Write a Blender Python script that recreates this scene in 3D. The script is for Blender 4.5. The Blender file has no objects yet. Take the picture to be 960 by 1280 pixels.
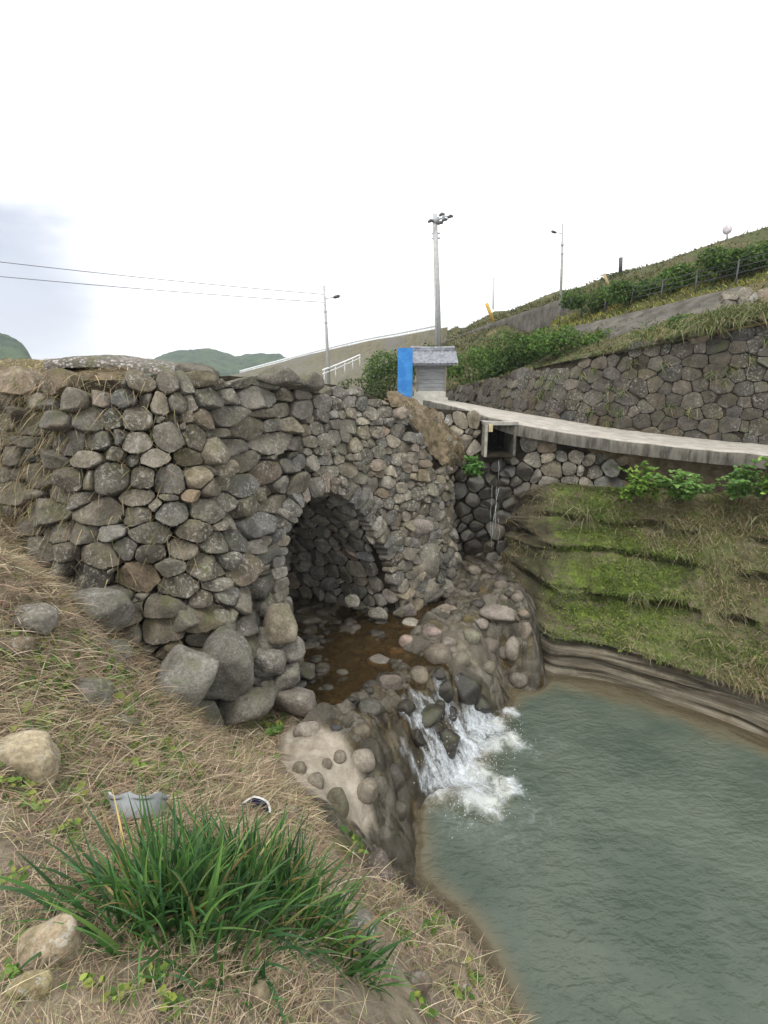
import bpy, bmesh, math, random
import numpy as np
from mathutils import Vector, noise as mnoise
random.seed(7); RNG = np.random.default_rng(7)
R = math.radians
scene = bpy.context.scene
COL = scene.collection

# ------------------------------------------------------------------ camera maths (photo pixels 960x1280 -> world)
FPX = 650.0; PITCH = math.atan(170/650.0); CP, SP = math.cos(PITCH), math.sin(PITCH); CAMZ = 5.0
def ray(px, py):
    return np.array([px-480.0, FPX*CP-(py-640)*SP, -((py-640)*CP+FPX*SP)])
def at(px, py, z=None, Y=None):
    d = ray(px, py)
    t = (z-CAMZ)/d[2] if z is not None else Y/d[1]
    return np.array([0, 0, CAMZ])+d*t
def depth(p):
    return p[1]*CP+(CAMZ-p[2])*SP

# ------------------------------------------------------------------ noise
def _h(ix, iy, iz):
    n = (ix*374761393+iy*668265263+iz*2147483647+1013904223) & 0xffffffff
    n = ((n ^ (n >> 13))*1274126177) & 0xffffffff
    n = ((n ^ (n >> 16))*2246822519) & 0xffffffff
    return ((n ^ (n >> 15)) & 0xffff)/65535.0
def vn(P):
    P = np.asarray(P, float); I = np.floor(P).astype(np.int64); f = P-I; f = f*f*(3-2*f)
    r = 0
    for a in (0, 1):
        for b in (0, 1):
            for c in (0, 1):
                w = (f[..., 0] if a else 1-f[..., 0])*(f[..., 1] if b else 1-f[..., 1])*(f[..., 2] if c else 1-f[..., 2])
                r = r+w*_h(I[..., 0]+a, I[..., 1]+b, I[..., 2]+c)
    return r*2-1
def fbm(P, o=4, s=1.0):
    P = np.asarray(P, float)*s; r = 0; a = 1.0; t = 0
    for k in range(o):
        r = r+a*vn(P+17.3*k); t += a; a *= .5; P = P*2.03
    return r/t
def ss(a, b, x):
    t = np.clip((x-a)/(b-a), 0, 1); return t*t*(3-2*t)

# ------------------------------------------------------------------ mesh plumbing
def link(o, parent=None):
    COL.objects.link(o)
    if parent: o.parent = parent
    return o
def tag(o, label=None, cat=None, group=None, kind=None):
    if label: o['label'] = label
    if cat: o['category'] = cat
    if group: o['group'] = group
    if kind: o['kind'] = kind
    return o
def mk(name, V, F, m, tint=None, parent=None, smooth=True):
    """F: list of int arrays, each (n,k)"""
    V = np.asarray(V, np.float32)
    if parent is not None: V = V-np.array(parent.location, np.float32)
    F = [np.asarray(f, np.int32) for f in (F if isinstance(F, (list, tuple)) else [F]) if len(f)]
    me = bpy.data.meshes.new(name)
    me.vertices.add(len(V)); me.vertices.foreach_set('co', V.ravel())
    idx = np.concatenate([f.ravel() for f in F])
    tot = np.concatenate([np.full(len(f), f.shape[1], np.int32) for f in F])
    st = np.concatenate([[0], np.cumsum(tot)[:-1]]).astype(np.int32)
    me.loops.add(len(idx)); me.loops.foreach_set('vertex_index', idx)
    me.polygons.add(len(tot)); me.polygons.foreach_set('loop_start', st)
    me.polygons.foreach_set('use_smooth', np.full(len(tot), smooth))
    me.update(calc_edges=True)
    if tint is not None:
        a = me.color_attributes.new('tint', 'FLOAT_COLOR', 'POINT')
        c = np.ones((len(V), 4), np.float32); t = np.asarray(tint, np.float32)
        c[:, :t.shape[1]] = t
        a.data.foreach_set('color', c.ravel())
    if m: me.materials.append(m)
    o = bpy.data.objects.new(name, me)
    return link(o, parent)
def empty(name, loc=(0, 0, 0)):
    o = bpy.data.objects.new(name, None); o.location = [float(v) for v in loc]; o.empty_display_size = .1
    return link(o)
class MB:
    def __init__(s): s.V = []; s.F = {}; s.T = []; s.n = 0
    def add(s, V, F, tint=None):
        V = np.asarray(V, float); 
        for f in (F if isinstance(F, (list, tuple)) else [F]):
            f = np.asarray(f)
            if len(f): s.F.setdefault(f.shape[1], []).append(f+s.n)
        s.V.append(V); s.n += len(V)
        t = np.ones((len(V), 4))
        if tint is not None:
            tint = np.asarray(tint, float)
            t[:, :tint.shape[-1]] = tint
        s.T.append(t)
    def build(s, name, m, parent=None, smooth=True):
        return mk(name, np.vstack(s.V), [np.vstack(f) for f in s.F.values()], m, np.vstack(s.T), parent, smooth)
    # solids
    def box(s, c, size, rz=0, tint=None, M=None):
        x, y, z = [v/2 for v in size]
        V = np.array([[a*x, b*y, d*z] for d in (-1, 1) for b in (-1, 1) for a in (-1, 1)], float)
        if M is not None: V = V@np.asarray(M).T
        ca, sa = math.cos(rz), math.sin(rz)
        V = np.c_[V[:, 0]*ca-V[:, 1]*sa, V[:, 0]*sa+V[:, 1]*ca, V[:, 2]]+np.asarray(c)
        s.add(V, np.array([[0, 2, 3, 1], [4, 5, 7, 6], [0, 1, 5, 4], [2, 6, 7, 3], [0, 4, 6, 2], [1, 3, 7, 5]]), tint)
    def tube(s, pts, r, n=8, tint=None):
        pts = np.asarray(pts, float); k = len(pts)
        r = np.broadcast_to(np.asarray(r, float), (k,))
        tg = np.gradient(pts, axis=0); tg /= np.linalg.norm(tg, axis=1)[:, None]+1e-9
        V = []
        for i in range(k):
            a = np.array([1, 0, 0]) if abs(tg[i][0]) < .8 else np.array([0, 1, 0])
            u = np.cross(tg[i], a); u /= np.linalg.norm(u); w = np.cross(tg[i], u)
            th = np.linspace(0, 2*math.pi, n, endpoint=False)
            V.append(pts[i]+r[i]*(np.cos(th)[:, None]*u+np.sin(th)[:, None]*w))
        V = np.vstack(V); i = np.arange(k-1)[:, None]*n; j = np.arange(n)[None, :]; j2 = (j+1) % n
        Q = np.stack([i+j, i+j2, i+n+j2, i+n+j], -1).reshape(-1, 4)
        V = np.vstack([V, pts[:1], pts[-1:]]); b = k*n
        jj = np.arange(n); T1 = np.stack([np.full(n, b), (jj+1) % n, jj], 1)
        T2 = np.stack([np.full(n, b+1), (k-1)*n+jj, (k-1)*n+(jj+1) % n], 1)
        s.add(V, [Q, np.vstack([T1, T2])], tint)
def gridF(nu, nv, mask=None):
    i = np.arange(nu-1)[:, None]; j = np.arange(nv-1)[None, :]
    a = i*nv+j
    Q = np.stack([a, a+nv, a+nv+1, a+1], -1)
    if mask is not None: return Q[mask]
    return Q.reshape(-1, 4)

# ------------------------------------------------------------------ material plumbing
class NT:
    def __init__(s, name):
        s.m = bpy.data.materials.new(name); s.m.use_nodes = True
        s.t = s.m.node_tree; s.t.nodes.clear(); s.out = s.t.nodes.new('ShaderNodeOutputMaterial')
    def n(s, typ, **kw):
        nd = s.t.nodes.new('ShaderNode'+typ)
        for k, v in kw.items():
            if hasattr(nd, k) and not isinstance(v, tuple): setattr(nd, k, v)
        return nd
    def set(s, sock, v):
        if isinstance(v, bpy.types.NodeSocket): s.t.links.new(v, sock)
        elif isinstance(v, bpy.types.Node): s.t.links.new(v.outputs[0], sock)
        else:
            if sock.type == 'RGBA' and len(v) == 3: v = (*v, 1)
            sock.default_value = v
    def pos(s): return s.n('NewGeometry').outputs['Position']
    def nz(s):
        x = s.n('SeparateXYZ'); s.set(x.inputs[0], s.n('NewGeometry').outputs['Normal']); return x.outputs[2]
    def attr(s, name='tint'):
        a = s.n('Attribute'); a.attribute_name = name; return a.outputs['Color']
    def sep(s, c):
        x = s.n('SeparateColor'); s.set(x.inputs[0], c); return x.outputs
    def noise(s, scale, detail=4, rough=.6, vec=None, scl=None, dist=0):
        nd = s.n('TexNoise'); nd.inputs['Scale'].default_value = scale; nd.inputs['Detail'].default_value = detail
        nd.inputs['Roughness'].default_value = rough; nd.inputs['Distortion'].default_value = dist
        v = vec if vec is not None else s.pos()
        if scl: v = s.vmul(v, scl)
        s.set(nd.inputs['Vector'], v); return nd.outputs['Fac']
    def voro(s, scale, feature='F1', vec=None, out='Distance', scl=None):
        nd = s.n('TexVoronoi'); nd.feature = feature; nd.inputs['Scale'].default_value = scale
        v = vec if vec is not None else s.pos()
        if scl: v = s.vmul(v, scl)
        s.set(nd.inputs['Vector'], v); return nd.outputs[out]
    def vmul(s, v, c):
        nd = s.n('VectorMath'); nd.operation = 'MULTIPLY'; s.set(nd.inputs[0], v); nd.inputs[1].default_value = c; return nd.outputs[0]
    def math(s, op, a, b=0.0, c=None):
        nd = s.n('Math'); nd.operation = op; s.set(nd.inputs[0], a); s.set(nd.inputs[1], b)
        if c is not None: s.set(nd.inputs[2], c)
        return nd.outputs[0]
    def ramp(s, v, a, b, lo=0.0, hi=1.0):
        nd = s.n('MapRange'); nd.interpolation_type = 'SMOOTHSTEP'; s.set(nd.inputs[0], v)
        for i, q in enumerate((a, b, lo, hi)): nd.inputs[i+1].default_value = q
        return nd.outputs[0]
    def mix(s, f, a, b, mode='MIX'):
        nd = s.n('Mix'); nd.data_type = 'RGBA'; nd.blend_type = mode; nd.clamp_factor = True
        s.set(nd.inputs[0], f); s.set(nd.inputs[6], a); s.set(nd.inputs[7], b); return nd.outputs[2]
    def bump(s, h, strength=.5, dist=.02, nrm=None):
        nd = s.n('Bump'); nd.inputs['Strength'].default_value = strength; nd.inputs['Distance'].default_value = dist
        s.set(nd.inputs['Height'], h)
        if nrm is not None: s.set(nd.inputs['Normal'], nrm)
        return nd.outputs[0]
    def pbr(s, col, rough=.85, nrm=None, spec=.3, **kw):
        p = s.n('BsdfPrincipled'); s.set(p.inputs['Base Color'], col); s.set(p.inputs['Roughness'], rough)
        p.inputs['Specular IOR Level'].default_value = spec
        for k, v in kw.items(): s.set(p.inputs[k.replace('_', ' ')], v)
        if nrm is not None: s.set(p.inputs['Normal'], nrm)
        return p.outputs[0]
    def done(s, sh): s.t.links.new(sh, s.out.inputs[0]); return s.m

def stone_mat(name, base=(1, 1, 1), lichen=.5, moss=.5, wet=0.0, bump=.6):
    """vertex tint rgb = stone colour, alpha unused; mottled, speckled with lichen, moss where flat and dirty"""
    g = NT(name); c = g.attr()
    c = g.mix(1, c, base, 'MULTIPLY')
    n1 = g.noise(5, 5, .65); n2 = g.noise(38, 5, .7); n3 = g.noise(1.3, 3)
    c = g.mix(1, c, g.mix(g.ramp(n1, .3, .72), (.60, .58, .54), (1.30, 1.27, 1.22)), 'MULTIPLY')
    c = g.mix(g.ramp(n2, .38, .62, .6, 0), c, g.mix(1, c, (.42, .40, .37), 'MULTIPLY'))
    c = g.mix(g.ramp(g.noise(2.2, 4), .56, .72, 0, .45), c, (.115, .085, .055))     # brown earth stains
    if lichen:
        l = g.math('MULTIPLY', g.ramp(g.noise(24, 5, .7), .52, .62), g.ramp(g.noise(1.9, 3, .6), .42, .6))
        c = g.mix(g.math('MULTIPLY', l, lichen), c, (.47, .47, .43))
        l2 = g.math('MULTIPLY', g.ramp(g.voro(60), .22, .12), g.ramp(n3, .42, .6))
        c = g.mix(g.math('MULTIPLY', l2, lichen*.8), c, (.55, .55, .52))
    if moss:
        mm = g.math('MULTIPLY', g.ramp(g.nz(), -.1, .8), g.ramp(g.noise(3.3, 5, .7), .45, .68))
        c = g.mix(g.math('MULTIPLY', mm, moss), c, (.085, .095, .03))
    h = g.math('ADD', g.math('MULTIPLY', n2, .5), g.math('ADD', g.noise(14, 6, .7), g.math('MULTIPLY', g.noise(110, 3, .6), .25)))
    return g.done(g.pbr(c, .9-.65*wet, g.bump(h, bump, .03), .3+.3*wet))
M = {}
M['stone'] = stone_mat('fieldstone')
M['stone_pale'] = stone_mat('pale stone', (1.15, 1.1, 1.02), .35, .25)
M['stone_wet'] = stone_mat('wet dark stone', (.42, .40, .37), .0, .5, .8)
M['stone_cut'] = stone_mat('retaining stone', (.58, .555, .53), .35, .6, 0, .9)
M['cobble'] = stone_mat('river cobble', (.95, .92, .88), .08, .12, .35, .25)
def simple(name, col, rough=.7, var=.25, scale=8, spec=.3, bump=.2, bs=60, metal=0.0):
    g = NT(name); n = g.noise(scale, 5, .65)
    lo = tuple(v*(1-var) for v in col); hi = tuple(min(1, v*(1+var)) for v in col)
    c = g.mix(g.ramp(n, .3, .7), lo, hi)
    return g.done(g.pbr(c, rough, g.bump(g.noise(bs, 4, .7), bump, .01), spec, Metallic=metal))
M['joint'] = simple('shaded joint earth', (.028, .023, .016), .95, .5, 6, .1, .8, 30)  # near-black earth: shade in joints and hollows is put into its colour
M['concrete'] = simple('aged concrete', (.30, .285, .26), .9, .3, 5, .2, .5, 70)
def slab_mat():
    g = NT('roadside concrete'); n = g.noise(4, 5, .7)
    c = g.mix(g.ramp(n, .3, .7), (.27, .25, .22), (.42, .39, .345))
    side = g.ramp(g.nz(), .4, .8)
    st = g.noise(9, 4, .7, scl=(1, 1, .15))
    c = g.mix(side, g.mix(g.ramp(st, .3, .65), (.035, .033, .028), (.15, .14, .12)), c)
    c = g.mix(g.ramp(g.noise(30, 4), .55, .75, 0, .4), c, (.2, .18, .15))
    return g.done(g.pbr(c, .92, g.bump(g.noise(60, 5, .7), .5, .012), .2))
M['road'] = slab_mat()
def agg_mat():
    g = NT('pebbly old concrete'); v = g.voro(26, out='Color'); d = g.voro(26)
    sx = g.sep(v)
    c = g.mix(sx[0], (.14, .125, .115), (.40, .37, .36))
    c = g.mix(g.ramp(d, .35, .6), c, (.12, .11, .09))
    c = g.mix(g.ramp(g.noise(2.5, 4), .5, .62, 0, .6), c, (.10, .10, .05))
    return g.done(g.pbr(c, .92, g.bump(g.math('SUBTRACT', 1.0, d), .8, .03), .2))
M['aggregate'] = agg_mat()
def leaf_mat(name='leaf', trans=.35):
    g = NT(name); c = g.attr()
    c = g.mix(1, c, g.mix(g.noise(9, 3), (.7, .7, .7), (1.25, 1.25, 1.2)), 'MULTIPLY')
    p = g.pbr(c, .55, None, .25)
    t = g.n('BsdfTranslucent'); g.set(t.inputs[0], g.mix(1, c, (1.2, 1.3, .7), 'MULTIPLY'))
    mx = g.n('MixShader'); mx.inputs[0].default_value = trans
    g.t.links.new(p, mx.inputs[1]); g.t.links.new(t.outputs[0], mx.inputs[2])
    return g.done(mx.outputs[0])
M['leaf'] = leaf_mat(); M['straw'] = leaf_mat('straw', .2)
M['bark'] = simple('bark', (.10, .075, .05), .95, .4, 12, .1, .8, 40)

# ------------------------------------------------------------------ near ground: thin plate spline through surveyed points
CT = [  # (pixel x, pixel y, height)
 (0,700,3.6),(60,740,3.1),(120,790,2.65),(180,850,2.15),(260,915,1.45),(330,940,1.2),(0,800,3.2),(0,920,3.0),(0,1060,2.95),
 (0,1180,3.0),(0,1280,3.1),(100,870,2.75),(150,970,2.62),(200,1000,2.5),(280,980,2.1),(330,1000,1.9),(250,1150,2.7),(380,1100,2.1),
 (420,1180,2.1),(350,1280,2.75),(480,1280,2.1),(560,1280,1.35),(640,1280,.35),(520,1180,1.0),(590,1180,.2),(470,1110,1.0),(400,1040,1.5),
 (430,1085,1.25),(495,1090,.2),(450,1050,.75),(370,990,1.3),(350,940,1.15),(400,920,1.15),(470,960,.85),(440,1000,.85),(480,1040,.4),
 (510,1000,.22),(535,1035,-.25),(500,930,.72),(450,880,1.0),(400,880,.98),(495,860,.97),(470,820,.95),(560,850,.75),(600,865,.42),(550,900,.45),(600,940,-.05),
 (400,800,.86),(450,780,.86),(380,850,.88),(500,790,.98),(560,765,1.0),(610,765,1.03),(650,778,1.02),(668,800,.7),(682,845,-.12),
 (640,852,.05),(600,805,.82),(640,812,.52),(570,810,.86),(605,840,.55),(560,828,.86),(520,830,.92),(590,735,1.1),(640,735,1.15),(660,752,1.1),
 (600,700,1.2),(640,705,1.18)]
cp = [at(a, b, z=c) for a, b, c in CT]
cp += [np.array(v, float) for v in [(-3,9,.86),(-1.5,8.4,.86),(-4,10.5,.86),(.9,5,-.35),(1.5,5.6,-.7),(1.5,4,-.8),(3,5,-1),(5,5,-1),(2.5,7,-.65),(2,3,-.8),
  (3,2,-1),(1.35,6.4,-.4),(6,3,-1),(1.2,2.9,-.3),(0,0,3.4),(-2,0,3.4),(1,0,2.3),(2,.3,.4),(3,0,-.6),(-5,2,3.8),(-5,4.3,3.8),(-6,6.5,4.3),(-4.6,6.3,4.0),
  (-4.15,5.1,3.45),(-3.3,5.0,2.75),(5,8,-.8),(7,6,-.9),(-1,-1.5,3.5),(2,9.6,1.22),(1.8,10.6,1.35),(2.6,10.4,1.4)]]
cp = np.array(cp)
def _k(r2): return np.where(r2 > 1e-12, r2*np.log(r2+1e-12), 0)
n = len(cp); D2 = ((cp[:, None, :2]-cp[None, :, :2])**2).sum(-1)
A = np.zeros((n+3, n+3)); A[:n, :n] = _k(D2)+np.eye(n)*.02; A[:n, n] = 1; A[:n, n+1:] = cp[:, :2]; A[n:, :n] = A[:n, n:].T
TW = np.linalg.solve(A, np.r_[cp[:, 2], 0, 0, 0]); NCP = n
def tps(X, Y):
    P = np.stack([np.ravel(X), np.ravel(Y)], 1); o = np.empty(len(P))
    for i in range(0, len(P), 20000):
        q = P[i:i+20000]; o[i:i+20000] = _k(((q[:, None]-cp[None, :, :2])**2).sum(-1))@TW[:NCP]+TW[NCP]+q@TW[NCP+1:]
    return o.reshape(np.shape(X))
def poly_sd(X, Y, poly):
    """signed distance to polygon, negative inside"""
    P = np.stack([X, Y], -1); d = np.full(X.shape, 1e9); ins = np.zeros(X.shape, bool); k = len(poly)
    for i in range(k):
        a, b = np.array(poly[i]), np.array(poly[(i+1) % k]); ab = b-a
        t = np.clip(((P-a)@ab)/(ab@ab+1e-12), 0, 1)
        d = np.minimum(d, np.linalg.norm(P-a-t[..., None]*ab, axis=-1))
        c = ((a[1] > Y) != (b[1] > Y)) & (X < (b[0]-a[0])*(Y-a[1])/(b[1]-a[1]+1e-12)+a[0]); ins ^= c
    return np.where(ins, -d, d)
soil_poly = [at(*q[:2], z=q[2])[:2] for q in [(375,905,1.0),(345,935,1.15),(350,985,1.3),(400,1045,1.4),(450,1085,1.1),(490,1105,.5),(540,1140,.35),(600,1190,.15),(660,1290,.1)]]+\
            [np.array(v) for v in [(2.2,.8),(4,-3),(-9,-3),(-9,9),(-2,7),(-1.3,6.2)]]
pale_poly = [at(*q[:2], z=q[2])[:2] for q in [(355,918,1.1),(400,912,1.12),(440,950,1.0),(470,1005,.8),(455,1035,.75),(410,1015,1.0),(375,990,1.25),(352,960,1.2)]]
dome_poly = [at(*q[:2], z=q[2])[:2] for q in [(560,770,1.06),(600,780,1.05),(640,790,1.0),(668,815,.6),(670,850,0),(600,850,.5),(570,835,.85),(540,800,.95)]]
bed_poly = [at(*q, z=.9)[:2] for q in [(378,900),(425,890),(462,862),(480,840),(505,812),(520,785),(548,768),(565,745)]]+[np.array(v) for v in [(1.0,9.3),(-1,10.6),(-5,10.8),(-5,6.6),(-1.3,6.1)]]
def worley(X, Y, s, keep=.7, seed=0):
    U, V = X/s, Y/s; iu, iv = np.floor(U).astype(np.int64), np.floor(V).astype(np.int64); best = np.full(X.shape, 9.0); tone = np.zeros(X.shape)
    for a in (-1, 0, 1):
        for b in (-1, 0, 1):
            cu, cv = iu+a, iv+b; z0 = cu*0+seed
            jx, jy, rr, kk, tt, an = [_h(cu, cv, z0+q) for q in range(6)]
            dx, dy = U-cu-.15-.7*jx, V-cv-.15-.7*jy; ca, sa = np.cos(an*6.28), np.sin(an*6.28)
            d = np.hypot((dx*ca+dy*sa)*.8, (-dx*sa+dy*ca)*1.25)/(.30+.34*rr); d = np.where(kk < keep, d, 9)
            m = d < best; best = np.where(m, d, best); tone = np.where(m, tt, tone)
    return best, tone
def cobbles(X, Y, wob):
    h = np.zeros(X.shape); t = np.zeros(X.shape)
    for s, k, amp, sd in ((.34, .42, .085, 3), (.19, .6, .05, 11), (.10, .5, .028, 23)):
        d, tn = worley(X+wob*.25, Y+wob*.2, s, k, sd); b = np.sqrt(np.clip(1-d**2.2, 0, 1))*amp
        t = np.where(b > h, .25+.75*tn, t); h = np.maximum(h, b)
    return h, t*(h > .004)
def ground_parts(X, Y, full=False):
    z = tps(X, Y); P3 = np.stack([X, Y, np.zeros_like(X)], -1)
    wob = fbm(P3, 3, 2.2)*.12
    soil = 1-ss(-.10, .08, poly_sd(X, Y, soil_poly)+wob)
    pale = 1-ss(-.06, .08, poly_sd(X, Y, pale_poly)+wob*.5)
    pale = np.maximum(pale, .22*(1-ss(-.15, .1, poly_sd(X, Y, dome_poly)+wob)))
    rockn = fbm(P3*np.array([1.0, 1.0, 1])+5, 5, 1.6)
    rid = 1-np.abs(fbm(P3@np.array([[.8, -.6, 0], [.35, .45, 0], [0, 0, 1]]), 4, 2.6))*2
    z = z+soil*(fbm(P3, 5, 1.3)*.07+fbm(P3+9, 3, 7)*.03)+(1-soil)*(rockn*.10+(rid-.5)*.11*(1-pale)*ss(-.3, .3, z)*(Y < 8.6))
    zone = (1-soil)*(1-.75*pale)*ss(-.35, -.1, z)*(X < 3.3)*(Y > 3.9)*(Y < 10.9)
    ch, ctone = cobbles(X, Y, wob)
    bed = (1-ss(-.1, .1, poly_sd(X, Y, bed_poly)+wob*.6))*(1-soil)
    z = z*(1-bed)+bed*np.minimum(z, .86+rockn*.05)
    z = z+zone*ch*(1-.25*bed)
    if full: return z, soil, pale, zone*ctone, bed
    return z, soil, pale
def ground_z(x, y):
    return float(ground_parts(np.array([float(x)]), np.array([float(y)]))[0][0])
def hit(px, py, t0=.8):
    d = ray(px, py); d = d/d[1]; ys = np.linspace(t0, 11, 500)
    P = np.array([0, 0, CAMZ])+d*ys[:, None]; z = ground_parts(P[:, 0], P[:, 1])[0]
    k = np.argmax(P[:, 2] < z)
    if P[k, 2] >= z[k]: return at(px, py, z=0)
    return np.array([P[k, 0], P[k, 1], z[k]])
gx = np.r_[np.arange(-7, -1.7, .045), np.arange(-1.7, 3.1, .02), np.arange(3.1, 8, .06)]; gy = np.r_[np.arange(-1.6, 4.0, .04), np.arange(4.0, 10.3, .02), np.arange(10.3, 11.2, .045)]
GX, GY = np.meshgrid(gx, gy, indexing='ij')
GZ, gsoil, gpale, gcob, gbed = ground_parts(GX, GY, True)
def ground_mat():
    g = NT('bank soil and stream rock'); at_ = g.n('Attribute'); at_.attribute_name = 'tint'; s = g.sep(at_.outputs['Color']); soil, pale, wet = s[0], s[1], s[2]; cb = at_.outputs['Alpha']
    n = g.noise(6, 6, .7); n2 = g.noise(40, 5, .7); n3 = g.noise(1.6, 4, .6)
    so = g.mix(g.ramp(n, .3, .7), (.13, .105, .075), (.31, .26, .195))
    so = g.mix(g.ramp(n3, .42, .65, 0, .5), so, (.33, .27, .18))
    so = g.mix(g.ramp(n2, .5, .75, 0, .5), so, (.06, .045, .03))
    ro = g.mix(g.ramp(n, .3, .7), (.055, .052, .036), (.19, .175, .13)); ro = g.mix(g.ramp(n2, .35, .6, .5, 0), ro, (.05, .042, .03))
    ro = g.mix(g.ramp(n3, .4, .62, 0, .75), ro, (.115, .078, .032))
    ro = g.mix(g.math('MULTIPLY', g.ramp(g.noise(2.7, 5, .7), .5, .68), .7), ro, (.07, .075, .022))
    pa = g.mix(g.ramp(n, .3, .7), (.30, .255, .20), (.46, .41, .34))
    pa = g.mix(g.ramp(n3, .5, .7, 0, .6), pa, (.2, .16, .11))
    co = g.mix(g.ramp(cb, .25, 1.0), (.060, .055, .043), (.215, .20, .17)); co = g.mix(g.ramp(g.noise(33, 5, .7), .35, .65), g.mix(1, co, (.6, .58, .55), 'MULTIPLY'), co)
    vc = g.sep(g.voro(4.2, out='Color')); ro = g.mix(.75, ro, g.mix(vc[0], g.mix(1, ro, (.55, .55, .5), 'MULTIPLY'), g.mix(1, ro, (1.5, 1.48, 1.4), 'MULTIPLY')))
    ro = g.mix(g.ramp(cb, .12, .22, 0, .85), ro, co)
    c = g.mix(pale, ro, pa); c = g.mix(g.math('MULTIPLY', wet, .55), c, g.mix(1, c, (.42, .36, .27), 'MULTIPLY'))
    c = g.mix(soil, c, so)
    rough = g.math('SUBTRACT', .93, g.math('MULTIPLY', wet, .6))
    h = g.math('ADD', n, g.math('ADD', g.math('MULTIPLY', n2, .4), g.math('MULTIPLY', g.noise(150, 3), .12)))
    wp = g.n('VectorMath'); wp.operation = 'ADD'; g.set(wp.inputs[0], g.pos()); g.set(wp.inputs[1], g.vmul(g.n('TexNoise').outputs['Color'], (.25, .25, .25)))
    vd_ = g.voro(4.2, vec=wp.outputs[0]); hr = g.math('MULTIPLY', g.math('SUBTRACT', 1.0, g.ramp(vd_, .1, .75)), g.math('MULTIPLY', g.math('SUBTRACT', 1.0, soil), 1.6))
    return g.done(g.pbr(c, rough, g.bump(g.math('ADD', h, hr), .75, .06), .35))
M['ground'] = ground_mat()
# wet: everything low or where the stream runs
gwn = fbm(np.stack([GX, GY, GX*0], -1), 4, 1.6); qa, qb = at(505, 872, z=.9)[:2], at(545, 1020, z=0)[:2]; qt = np.clip(((GX-qa[0])*(qb-qa)[0]+(GY-qa[1])*(qb-qa)[1])/((qb-qa)@(qb-qa)), 0, 1); nearfall = ss(.85, .35, np.hypot(GX-qa[0]-qt*(qb-qa)[0], GY-qa[1]-qt*(qb-qa)[1])+.15*gwn)
gwet = (1-gsoil)*np.clip(1-.8*gpale, 0, 1)*np.clip(.30+nearfall+ss(.4, .02, GZ+.25*gwn)+.75*ss(-.05, .3, gwn-.4*(GX > 1.2))+gbed*.8+ss(9.2, 9.8, GY)*.9, 0, 1)
o = mk('ground', np.stack([GX, GY, GZ], -1).reshape(-1, 3), gridF(len(gx), len(gy)), M['ground'],
       np.stack([gsoil, gpale, gwet, gcob], -1).reshape(-1, 4)); tag(o, kind='structure')

# ------------------------------------------------------------------ dressed-by-hand stone facings
def clip(poly, nx, ny, c):
    out = []; k = len(poly)
    for i in range(k):
        a, b = poly[i], poly[(i+1) % k]; da = nx*a[0]+ny*a[1]-c; db = nx*b[0]+ny*b[1]-c
        if da <= 0: out.append(a)
        if (da < 0) != (db < 0) and abs(da-db) > 1e-12:
            t = da/(da-db); out.append((a[0]+t*(b[0]-a[0]), a[1]+t*(b[1]-a[1])))
    return out
def cells(u0, u1, v0, v1, size, aspect=1.25, spread=.45, jit=.42, lloyd=1, rows=False):
    """power diagram of jittered sites -> list of (site, polygon)"""
    su, sv = size*math.sqrt(aspect), size/math.sqrt(aspect); S = []
    nv = max(1, round((v1-v0)/sv)); nu = max(1, round((u1-u0)/su))
    for j in range(nv):
        for i in range(nu):
            S.append(((u0+(i+.5+(.5 if j % 2 else 0)+RNG.uniform(-jit, jit))*(u1-u0)/nu)/su,
                      (v0+(j+.5+RNG.uniform(-jit, jit)*(.45 if rows else 1))*(v1-v0)/nv)/sv))
    S = np.array(S); S = S[RNG.random(len(S)) > (.10 if not rows else .05)]
    w = RNG.uniform(-spread, spread, len(S))*.5
    for it in range(lloyd+1):
        res = []
        for i in range(len(S)):
            d = S-S[i]; r2 = (d**2).sum(1); idx = np.argsort(r2)[1:22]
            p = [(S[i, 0]-2, S[i, 1]-2), (S[i, 0]+2, S[i, 1]-2), (S[i, 0]+2, S[i, 1]+2), (S[i, 0]-2, S[i, 1]+2)]
            for j in idx:
                dx, dy = d[j]; L = math.sqrt(r2[j])+1e-9
                m = .5*(L+(w[i]-w[j])/L)
                p = clip(p, dx/L, dy/L, (S[i, 0]*dx+S[i, 1]*dy)/L+m)
                if len(p) < 3: break
            res.append(p)
        if it < lloyd:
            S = np.array([np.mean(p, 0)*.6+S[i]*.4 if len(p) > 2 else S[i] for i, p in enumerate(res)])
    return [(S[i]*[su, sv], np.array(p)*[su, sv]) for i, p in enumerate(res) if len(p) > 2]
FR = np.array([1.0, 1.0, .99, .96, .89, .74, .5, .25]); FH = np.array([-.6, 0, .45, .74, .92, 1.0, 1.0, 1.0]); NA = 32
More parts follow.
